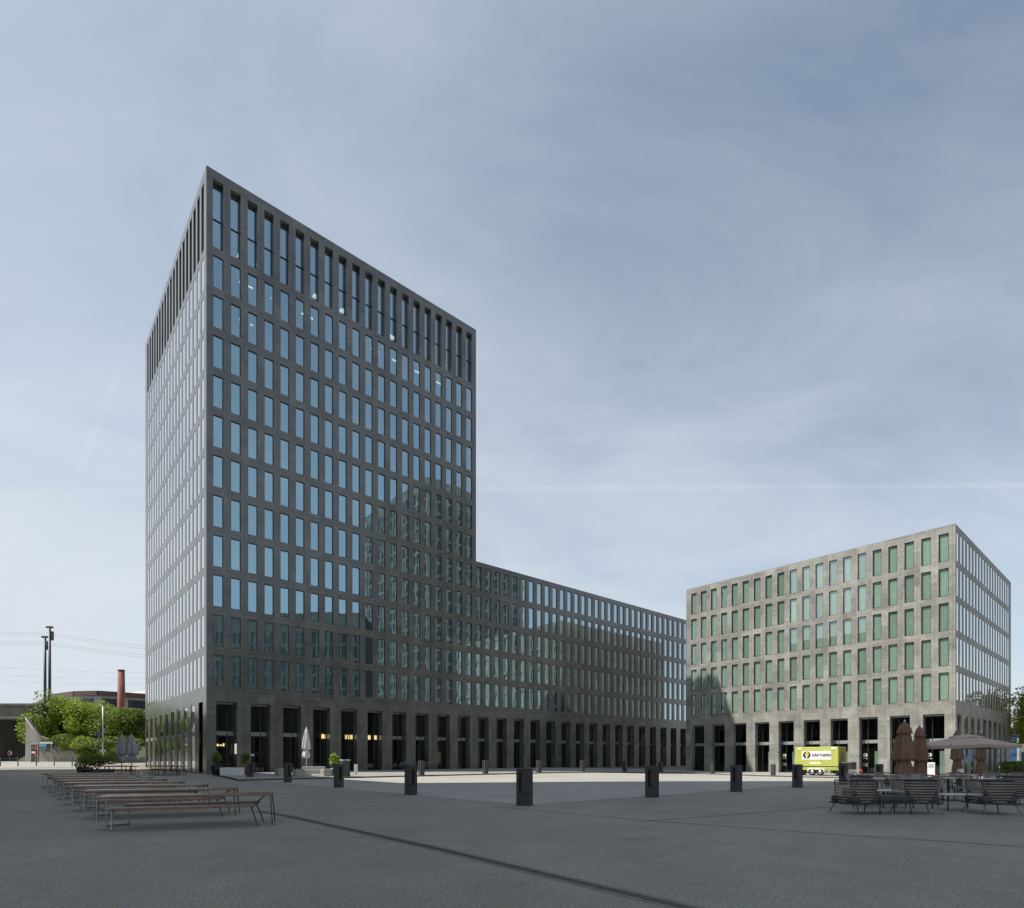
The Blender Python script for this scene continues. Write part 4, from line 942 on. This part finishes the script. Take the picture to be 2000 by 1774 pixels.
for j, (ya, yc, lab) in enumerate([(1293, 1313, 'faint thin wire above the hall, upper'), (1310, 1322, 'faint thin wire above the hall, middle'), (1322, 1332, 'faint thin wire above the hall, lowest')]):
    wire(lab, sag(at(-120, ya, 112), at(400, yc, 112), .8), .014)
# street lamp, signs, posts, poster
t = thing('street_lamp', 'slim grey street lamp in front of the bank', 'street lamp', gnd(201, 74), 0)
H = EYE-(1379-HZ)/F*74-t.location.z
b = MB(); b.tube([(0, 0, 0), (0, 0, H)], [.085, .06], 8); b.build('pole', M['steel'], t); b = MB(); b.bbox(-.32, .1, -.1, .1, H-.02, H+.12, .03); b.build('lamp_head', M['steel'], t)
b = MB(); b.bbox(-.42, .45, -.06, -.02, 1.75, 1.95, .01); b.build('sign_plate', M['greyfab'], t)
t = thing('signpost', 'thin signpost with small plate left of the street lamp', 'signpost', gnd(193.5, 73), 0)
H = EYE-(1428-HZ)/F*73-t.location.z; b = MB(); b.tube([(0, 0, 0), (0, 0, H)], .05, 6); b.build('post', M['dsteel'], t); b = MB(); b.bbox(-.2, .2, -.06, -.03, H-.5, H-.05, .01); b.build('plate', M['bluepanel'], t)
t = thing('poster_pillar', 'upright poster board with red and dark green poster by the wall', 'poster board', gnd(68, 80), 0)
b = MB(); b.bbox(-.52, .52, -.12, .12, 0, 2.6, .02); b.build('frame', M['steel'], t)
b = MB(); 
for (x0, x1, z0, z1, m_) in [(-.44,.44,.15,2.5,0), (.05,.40,1.75,2.4,1), (-.40,0,1.85,2.3,2), (-.35,.2,1.25,1.55,3), (.0,.42,.75,1.2,1), (-.4,-.05,.45,1.0,4), (.0,.35,.2,.6,2)]:
    yy = -.125-.004*len(b.f); b.quad((x0, yy, z0), (x1, yy, z0), (x1, yy, z1), (x0, yy, z1), m_)
b.build('poster', [M['black'], mat('poster_red', (.45, .05, .05)), mat('poster_green', (.05, .16, .07)), M['white'], M['fascia']], t)
t = thing('street_sign', 'white arrow board above a small blue sign on the concrete wall', 'sign', gnd(90, 81.5), 0)
z1 = EYE-(1449.5-HZ)/F*81.5-t.location.z
b = MB(); b.bbox(-.85, .95, -.03, .03, z1-.25, z1, .01); b.build('white_board', M['white'], t)
b = MB(); b.bbox(-.80, .12, -.04, .03, z1-.78, z1-.30, .01); b.build('blue_board', mat('sign_blue', (.05, .2, .55), .4), t)
b = MB(); b.quad((-.72, -.05, z1-.5), (-.05, -.05, z1-.5), (-.05, -.05, z1-.42), (-.72, -.05, z1-.42)); b.build('lettering', M['white'], t)
b = MB(); b.tube([(-.7, .05, 0), (-.7, .05, z1)], .04, 6); b.tube([(.7, .05, 0), (.7, .05, z1)], .04, 6); b.build('post', M['steel'], t)
for i, (px, lab) in enumerate([(1, 'thin dark barrier post at the left edge of the photo'), (35, 'thin dark barrier post in front of the underpass'), (71, 'thin dark barrier post in front of the poster board'), (106, 'thin dark barrier post in front of the concrete wall'), (141, 'thin dark barrier post nearest the bush planters')]):
    t = thing('barrier_post', lab, 'post', gnd(px, 71.5), 0, 'thin barrier posts along the street')
    b = MB(); b.tube([(0, 0, -.05), (0, 0, 1.0)], .055, 8); b.build('post', M['dsteel'], t); b = MB(); b.lathe([(.055, 1.0), (.075, 1.03), (.075, 1.1), (.03, 1.14)], 8); b.build('knob', M['dsteel'], t)
wirepts = [gnd(px, 71.5, .92) for px in (1, 35, 71, 106, 141)]
o_ = wirepts[0]; b = MB(); b.tube([p-o_ for p in wirepts], .015, 5); tag(b.build('barrier_rope', M['dsteel'], None, o_), 'thin rope strung between the barrier posts', 'rope')

# ------------------------------------------------------------------ person walking at the underpass
def person(label, loc, rz):
    t = thing('person', label, 'person', loc, rz)
    me = bpy.data.meshes.new('body')
    V = [(0,0,.95),(0,0,1.15),(0,.01,1.38),(0,0,1.50),(0,-.02,1.62),(0,-.01,1.72), (.10,0,.92),(.12,-.10,.50),(.12,-.02,.08),(.12,-.16,.03), (-.10,0,.92),(-.11,.12,.50),(-.11,.22,.10),(-.11,.10,.03), (.20,.01,1.40),(.26,.06,1.12),(.24,-.06,.88), (-.20,.01,1.40),(-.26,.02,1.12),(-.24,-.08,.90)]
    E_ = [(0,1),(1,2),(2,3),(3,4),(4,5),(0,6),(6,7),(7,8),(8,9),(0,10),(10,11),(11,12),(12,13),(2,14),(14,15),(15,16),(2,17),(17,18),(18,19)]
    rad = [.15,.14,.17,.06,.095,.075,.10,.07,.045,.04,.10,.07,.045,.04,.065,.045,.032,.065,.045,.032]
    me.from_pydata(V, E_, []); o = bpy.data.objects.new('body', me); C.objects.link(o)
    md = o.modifiers.new('skin', 'SKIN'); md.use_smooth_shade = True
    for i, v in enumerate(me.skin_vertices[0].data): v.radius = (rad[i], rad[i]); v.use_root = (i == 0)
    o.modifiers.new('sub', 'SUBSURF').levels = 2
    dg = bpy.context.evaluated_depsgraph_get(); m2 = bpy.data.meshes.new_from_object(o.evaluated_get(dg)); m2.name = 'body'
    bpy.data.objects.remove(o)
    for m_ in (M['whitefab'], mat('trousers', (.03, .03, .04), .9), M['skin']): m2.materials.append(m_)
    for p in m2.polygons:
        z = p.center.z; p.material_index = 2 if z > 1.47 or (abs(p.center.x) > .2 and z < 1.0) else (0 if z > .98 else 1)
    bo = bpy.data.objects.new('body', m2); C.objects.link(bo); bo.parent = t
    h = MB(); h.lathe([(.02, 1.55), (.104, 1.60), (.112, 1.68), (.09, 1.76), (.02, 1.79)], 12); ho = h.build('hair', mat('dark_hair', (.03, .02, .015), .8), t); ho.location = (0, .025, .0)
    k = MB(); k.bbox(-.16, .16, .12, .30, 1.02, 1.45, .05); k.build('backpack', mat('dark_red_cloth', (.10, .02, .025), .9), t)
person('person in white shirt with dark red backpack walking into the railway underpass', gnd(19.5, 85), R(180))

# ------------------------------------------------------------------ lime green catering trailer
def trailer():
    p = K0+D1*49.5; k_ = (1602-1000)/F; tt = (k_*p.y-p.x)/(D2.x-k_*D2.y); p = p+D2*tt
    t = thing('catering_trailer', 'lime green catering trailer with white name panel and twin wheels', 'trailer', Vector((p.x, p.y, zg(p.x, p.y)+.10)), RZ-math.pi/2)
    # local: x along -D2 (towards drawbar), y along D1 (away), front side at y = -1
    Lh = 2.02
    b = MB(); b.bbox(-Lh, Lh, -1.0, 1.0, .92, 2.82, .03); b.bbox(-Lh, Lh, -.97, .97, .55, .80, .02); b.box(-Lh+.05, Lh-.05, -.9, .9, .80, .92, 1); b.build('body', [M['lime'], M['dsteel']], t)
    b = MB(); b.bbox(Lh, Lh+.012, -.96, .96, .60, 2.78, .005); b.build('end_panel', M['olive'], t)
    b = MB()
    for (x0, x1, z0, z1) in ((-Lh+.14, Lh-.16, 2.50, 2.54), (-Lh+.14, -Lh+.17, 1.42, 2.54), (Lh-.19, Lh-.16, 1.42, 2.54), (-Lh+.14, Lh-.16, 1.39, 1.42)): b.box(x0, x1, -1.02, -1.0, z0, z1)
    b.box(-Lh+.02, Lh-.02, -1.015, -1.0, .80, .83); b.build('hatch_trim', mat('pale_lime', (.66, .72, .25), .4), t)
    b = MB(); b.bbox(-1.35, 1.40, -1.025, -1.003, 1.56, 2.42, .005); pn = b.build('name_panel', M['white'], t)
    b = MB(); b.quad((-.62, -1.006, 1.14), (.42, -1.006, 1.14), (.42, -1.006, 1.36), (-.62, -1.006, 1.36)); b.build('small_panel', mat('cream', (.72, .72, .45), .5), t)
    b = MB(); b.quad((-Lh+.25, -1.006, 2.62), (-Lh+.6, -1.006, 2.62), (-Lh+.6, -1.006, 2.76), (-Lh+.25, -1.006, 2.76)); b.quad((Lh-.62, -1.006, 2.62), (Lh-.2, -1.006, 2.62), (Lh-.2, -1.006, 2.78), (Lh-.62, -1.006, 2.78)); b.build('lamp_plate', M['white'], t)
    # round emblem
    em = MB(); disc = lambda cx, cz, rx, rz_, y, m_, n=28: em.poly([(cx+rx*math.cos(2*math.pi*k/n), y, cz+rz_*math.sin(2*math.pi*k/n)) for k in range(n)], m_)
    disc(-.88, 2.02, .36, .36, -1.030, 0); disc(-.86, 2.10, .18, .22, -1.034, 1); disc(-.90, 2.12, .12, .15, -1.038, 2); em.poly([(-.98, -1.040, 1.98), (-.80, -1.040, 1.98), (-.84, -1.040, 1.68), (-.92, -1.040, 1.68)], 3)
    em.build('emblem', [M['black'], mat('emblem_yellow', (.75, .42, .05)), mat('emblem_green', (.35, .5, .08)), M['white']], pn)
    def text(s, size, loc, rot, m_, par, nm):
        cu = bpy.data.curves.new('t', 'FONT'); cu.body = s; cu.size = size; cu.align_x = 'LEFT'; cu.extrude = .002; cu.offset = .012; cu.space_character = .98; ob = bpy.data.objects.new('t', cu); C.objects.link(ob)
        dg = bpy.context.evaluated_depsgraph_get(); me = bpy.data.meshes.new_from_object(ob.evaluated_get(dg)); bpy.data.objects.remove(ob)
        me.materials.clear(); me.materials.append(m_); o2 = bpy.data.objects.new(nm, me); C.objects.link(o2); o2.parent = par; o2.location = loc; o2.rotation_euler = rot; return o2
    text('GÄRTNEREI', .35, (-.44, -1.030, 1.89), (R(90), 0, 0), M['black'], pn, 'lettering')
    b = MB(); b.quad((-.05, -1.03, 1.70), (1.25, -1.03, 1.70), (1.25, -1.03, 1.72), (-.05, -1.03, 1.72)); b.build('underline', M['greyfab'], pn)
    em = MB(); n = 24; em.poly([(Lh+.016, .0+.36*math.cos(2*math.pi*k/n), 1.95+.42*math.sin(2*math.pi*k/n)) for k in range(n)], 0); em.poly([(Lh+.019, .0+.2*math.cos(2*math.pi*k/n), 1.98+.28*math.sin(2*math.pi*k/n)) for k in range(n)], 1)
    em.build('end_emblem', [M['black'], M['olive']], t)
    b = MB(); b.quad((Lh+.016, -.5, .98), (Lh+.016, .5, .98), (Lh+.016, .5, 1.12), (Lh+.016, -.5, 1.12)); b.build('number_strip', M['white'], t)
    for x in (-.38, .36):
        w_ = MB(); prof = [(.16, -.11), (.30, -.11), (.33, -.06), (.33, .06), (.30, .11), (.16, .11)]
        w_.lathe(prof, 24); wo = w_.build('wheel', M['black'], t, (x, -.93, .33)); wo.rotation_euler = (R(90), 0, 0)
        h = MB(); h.lathe([(.20, .10), (.19, .125), (.06, .13)], 20); h.build('rim', M['steel'], wo)
    b = MB(); b.prism([(-.82, .40), (-.80, .66), (-.66, .76), (.64, .76), (.78, .66), (.80, .40), (.70, .40), (.66, .60), (-.68, .60), (-.72, .40)], -1.06, -.80); b.build('mudguard', mat('cream_guard', (.7, .72, .5), .5), t)
    b = MB(); b.tube([(Lh-.5, -.5, .5), (Lh+1.45, -.02, .5)], .05, 6); b.tube([(Lh-.5, .5, .5), (Lh+1.45, .02, .5)], .05, 6); b.tube([(Lh+.95, 0, .5), (Lh+1.7, 0, .5)], .06, 8); b.build('drawbar', M['white'], t)
    b = MB(); b.lathe([(.04, 0), (.16, .02), (.16, .26), (.05, .30)], 14); b.build('jockey_cover', mat('red_plastic', (.4, .03, .03), .4), t, (Lh+1.62, 0, .36))
    b = MB(); b.bbox(Lh+.15, Lh+1.05, -.75, .65, .62, 1.34, .04); b.build('toolbox', M['dsteel'], t)
    b = MB()
    for x in (-Lh+.3, Lh-.3): b.box(x-.05, x+.05, -.8, .8, .0, .55)
    b.build('support_leg', M['dsteel'], t)
trailer()

# ------------------------------------------------------------------ terrace furniture, right foreground
def make_lounge():
    t = thing('lounge_chair', '', 'armchair', (0, 0, 0), 0, 'strap back lounge armchairs at the terrace edge')
    # local: back towards -y, seat opens to +y
    def arc(z, grow, n=18):
        pts = []
        for k in range(n+1):
            a = math.pi*1.16*(k/n) + math.pi*.92
            pts.append(((.40+grow)*math.cos(a), (.35+grow)*math.sin(a)+.08, z))
        return pts
    s = MB()
    for k in range(8):
        gk = .105*math.sin(min(1, (k+.6)/5)*math.pi/2)
        for q in range(18):
            p0, p1 = arc(0, gk)[q], arc(0, gk)[q+1]; z = .30+.068*k
            s.quad((p0[0], p0[1], z), (p1[0], p1[1], z), (p1[0], p1[1], z+.036), (p0[0], p0[1], z+.036), 0, True)
    s.build('strap_back', M['sofa'], t)
    f = MB(); f.bbox(-.44, .44, -.33, .42, .25, .30, .02); f.tube(arc(.85, .105), .02, 6); f.tube(arc(.28, 0), .018, 6)
    for q in (0, 6, 12, 18): f.tube([arc(.28, 0)[q], arc(.5, .08)[q], arc(.85, .105)[q]], .013, 5)
    f.build('frame', M['dsteel'], t)
    for sx in (-1, 1):
        for y0, y1 in ((-.25, -.36), (.34, .42)):
            l = MB(); l.tube([(sx*.34, y0, .26), (sx*.44, y1, 0)], [.022, .014], 6); l.build('leg', M['sofa'], t)
    c = MB(); c.bbox(-.40, .40, -.28, .42, .30, .45, .045); c.build('seat_cushion', M['cushion'], t)
    c = MB(); Mx = Matrix.Translation((0, -.20, .62)) @ Matrix.Rotation(R(-14), 4, 'X'); c.bbox(-.36, .36, -.07, .07, -.17, .27, .06, 0, Mx); c.build('back_cushion', M['cushion'], t)
    return t
def make_dining():
    t = thing('terrace_chair', '', 'chair', (0, 0, 0), 0, 'grey terrace chairs with dark top rails')
    s = MB(); s.bbox(-.22, .22, -.21, .21, .43, .46, .012); s.build('seat', M['chair'], t)
    b = MB()
    for k in range(9):
        x = -.20+.05*k; b.tube([(x, -.21-.02*(1-(x/.2)**2), .46), (x*1.08, -.27-.04*(1-(x/.2)**2), .80)], .008, 4)
    b.quad((-.2, -.222, .5), (.2, -.222, .5), (.21, -.262, .76), (-.21, -.262, .76)); b.build('backrest', M['chair'], t)
    r_ = MB(); r_.tube([(-.27, -.10, .71), (-.25, -.24, .80), (0, -.315, .82), (.25, -.24, .80), (.27, -.10, .71)], .022, 6); r_.build('top_rail', M['wood'], t)
    for sx in (-1, 1):
        for y0, y1 in ((-.18, -.25), (.18, .22)):
            l = MB(); l.tube([(sx*.19, y0, .44), (sx*.23, y1, 0)], [.016, .011], 6); l.build('leg', M['dsteel'], t)
    return t
def make_table():
    t = thing('terrace_table', '', 'table', (0, 0, 0), 0, 'small square terrace tables')
    b = MB(); b.bbox(-.36, .36, -.36, .36, .72, .745, .008); b.build('tabletop', M['tabletop'], t)
    b = MB(); b.tube([(0, 0, .03), (0, 0, .72)], .028, 8); b.build('column', M['dsteel'], t)
    b = MB(); b.bbox(-.24, .24, -.24, .24, 0, .03, .008); b.build('foot_plate', M['dsteel'], t)
    return t
lc = make_lounge()
for i, (px, Y, rz, lab) in enumerate([(1674, 14.8, R(14), 'leftmost strap back lounge armchair at the terrace edge'), (1791, 14.9, R(-12), 'lounge armchair with its back to us, right of the dark pouf bench'), (1938, 14.7, R(-5), 'big lounge armchair right of the low coffee table'), (1676, 17.8, R(60), 'lounge armchair with dark cushion behind the leftmost one'), (1990, 17.5, R(-40), 'lounge armchair at the right edge of the photo')]):
    o = lc if i == 0 else dup(lc, (0, 0, 0), 0, lab); o['label'] = lab; o.location = gnd(px, Y); o.rotation_euler = (0, 0, rz); o.scale = (1.03, 1.03, 1.0)
pf = thing('pouf_bench', 'low dark cushioned pouf bench between the two left lounge armchairs', 'bench', gnd(1733, 14.9), R(2))
b = MB(); b.bbox(-.42, .42, -.32, .32, .30, .46, .05); b.build('cushion', M['cushion'], pf); b = MB(); b.bbox(-.43, .43, -.33, .33, .25, .30, .01); b.build('frame', M['dsteel'], pf)
for sx in (-1, 1):
    for sy in (-1, 1): b = MB(); b.tube([(sx*.38, sy*.28, .26), (sx*.41, sy*.31, 0)], .014, 6); b.build('leg', M['dsteel'], pf)
def coffee(label, px, Y, w_, h_, rz):
    t = thing('coffee_table', label, 'table', gnd(px, Y), rz)
    b = MB(); b.bbox(-w_, w_, -.4, .4, h_-.03, h_, .01); b.build('tabletop', M['tabletop'], t)
    for sx in (-1, 1):
        for sy in (-1, 1): b = MB(); b.tube([(sx*(w_-.08), sy*.32, h_-.03), (sx*(w_-.06), sy*.34, 0)], .016, 6); b.build('leg', M['dsteel'], t)
coffee('low pale coffee table right of the armchairs, clear of chairs', 1871, 15.8, .52, .43, R(-6)); coffee('low pale coffee table half hidden behind the pouf bench', 1738, 16.6, .5, .5, R(3))
tc_, tt_ = make_dining(), make_table()
sets = [(1712, 19.2), (1782, 18.6), (1852, 19.4), (1925, 18.8), (1985, 20.4), (1745, 22.6), (1822, 22.4), (1895, 23.2), (1960, 24.0), (1690, 23.6)]
wd_ = ['one', 'two']
desc = ['leftmost in the front row', 'second from left in the front row', 'middle of the front row', 'second from right in the front row', 'rightmost in the front row', 'second from left in the back row', 'middle of the back row', 'second from right in the back row', 'rightmost in the back row', 'leftmost in the back row']
rnd = random.Random(5); n = 0
for i, (px, Y) in enumerate(sets):
    c = gnd(px, Y); rz = R(rnd.uniform(-12, 12))
    lab = f'small square pale terrace table, {desc[i]}'
    o = tt_ if i == 0 else dup(tt_, c, rz, lab); o['label'] = lab; o.location = c; o.rotation_euler = (0, 0, rz)
    for k, (dx, dy, r0, side) in enumerate(((0, -.62, 0, 'near'), (0.02, .62, 180, 'far'))):
        p = c+Vector((dx+rnd.uniform(-.12, .12), dy+rnd.uniform(-.08, .08), 0)); p.z = zg(p.x, p.y)
        lab = f'grey terrace chair on the {side} side of the table {desc[i]}'.replace(' in the ', ', ')
        o = tc_ if n == 0 else dup(tc_, p, 0, lab); n += 1
        o['label'] = lab; o.location = p; o.rotation_euler = (0, 0, R(r0+rnd.uniform(-14, 14)))
for i, (px, Y, side) in enumerate([(1748, 19.4, 'between the two leftmost front row tables'), (1818, 19.0, 'between the second and middle front row tables'), (1890, 19.3, 'between the middle and fourth front row tables'), (1955, 19.6, 'between the two rightmost front row tables')]):
    dup(tc_, gnd(px, Y), R(90 if i % 2 else -80), f'grey terrace chair standing sideways {side}')
ip = thing('info_stele', 'pale upright info stele beside the block entrance, behind the terrace', 'stele', gnd(1819, 50, .1), RZ-math.pi/2)
b = MB(); b.bbox(-.26, .26, -.1, .1, 0, 1.3, .01); b.build('slab', M['white'], ip); b = MB(); b.quad((-.2, -.105, .8), (.2, -.105, .8), (.2, -.105, 1.2), (-.2, -.105, 1.2)); b.build('plate', M['greyfab'], ip)
rl = thing('table_lantern', 'small white and red lantern on a stand among terrace chairs', 'lantern', gnd(1876, 24.5), 0)
b = MB(); b.tube([(0, 0, 0), (0, 0, .78)], .03, 6); b.build('stand', M['rwood'], rl); b = MB(); b.bbox(-.09, .09, -.09, .09, .78, .94, .02); b.build('lamp_body', M['white'], rl)

# ------------------------------------------------------------------ right background
tree('street_tree', 'yellow-green street tree at the right edge behind the block', gnd(2022, 74), (3.4, 3.2, 6.4), 5.4, 7000, .38, 'leafC', 77, None, .2, 30)
tree('street_tree', 'second street tree outside the right edge, mirrored in the block side', gnd(2110, 92), (4.3, 4.0, 8.5), 4.0, 2200, .45, 'leafC', 78, None, .2, 18)
bb = thing('blue_glass_building', 'blue glazed building with horizontal bands beyond the right street', 'building', gnd(2150, 128), R(-8))
b = MB(); b.box(-26, 40, 0, 20, -1, 8.5); b.build('wall', M['bluepanel'], bb)
for q in range(4): b = MB(); b.box(-26.05, 40, -.08, .0, .8+2.0*q, 1.9+2.0*q); b.build('window_band', mat('blue_window', (.05, .16, .30), .1, var=.5, scale=.7), bb)
b = MB(); b.box(-26.4, 40.3, -.4, 20.3, 8.5, 8.9); b.build('roof', M['white'], bb)
gh = 'shrubs along the right street'
for i, (px, Y, lab) in enumerate([(1982, 66, 'low yellow-green shrub at the corner of the block'), (1998, 70, 'rounded green shrub at the right edge'), (1972, 78, 'dark green shrub close to the block side')]):
    t = thing('street_shrub', lab, 'shrub', gnd(px, Y), 0, gh); f = MB(); rnd2 = random.Random(60+i)
    for k in range(4): leaves(f, (rnd2.uniform(-.9, .9), rnd2.uniform(-.5, .5), .7), (.9, .8, .75), 220, .3, rnd2)
    f.build('foliage', M['leafB' if i != 1 else 'leafA'], t); s = MB(); s.tube([(0, 0, -.1), (0, 0, .8)], .05, 5); s.build('stem', M['bark'], t)
t = thing('sign_pole', 'dark pole with a pale sign panel at the right edge', 'sign', gnd(1997.5, 32), 0)
b = MB(); b.tube([(0, 0, 0), (0, 0, 1.75)], .05, 8); b.build('pole', M['dsteel'], t); b = MB(); b.bbox(-.16, .22, -.03, .03, 1.75, 2.2, .01); b.build('panel', M['white'], t)
t = thing('concrete_post', 'pale concrete post in front of the blue building', 'post', gnd(1990.5, 95), 0)
b = MB(); b.bbox(-.2, .2, -.2, .2, 0, 5.4, .03); b.build('shaft', M['concrete'], t); b = MB(); b.bbox(-.26, .26, -.26, .26, 5.4, 5.55, .02); b.build('cap', M['concrete'], t)
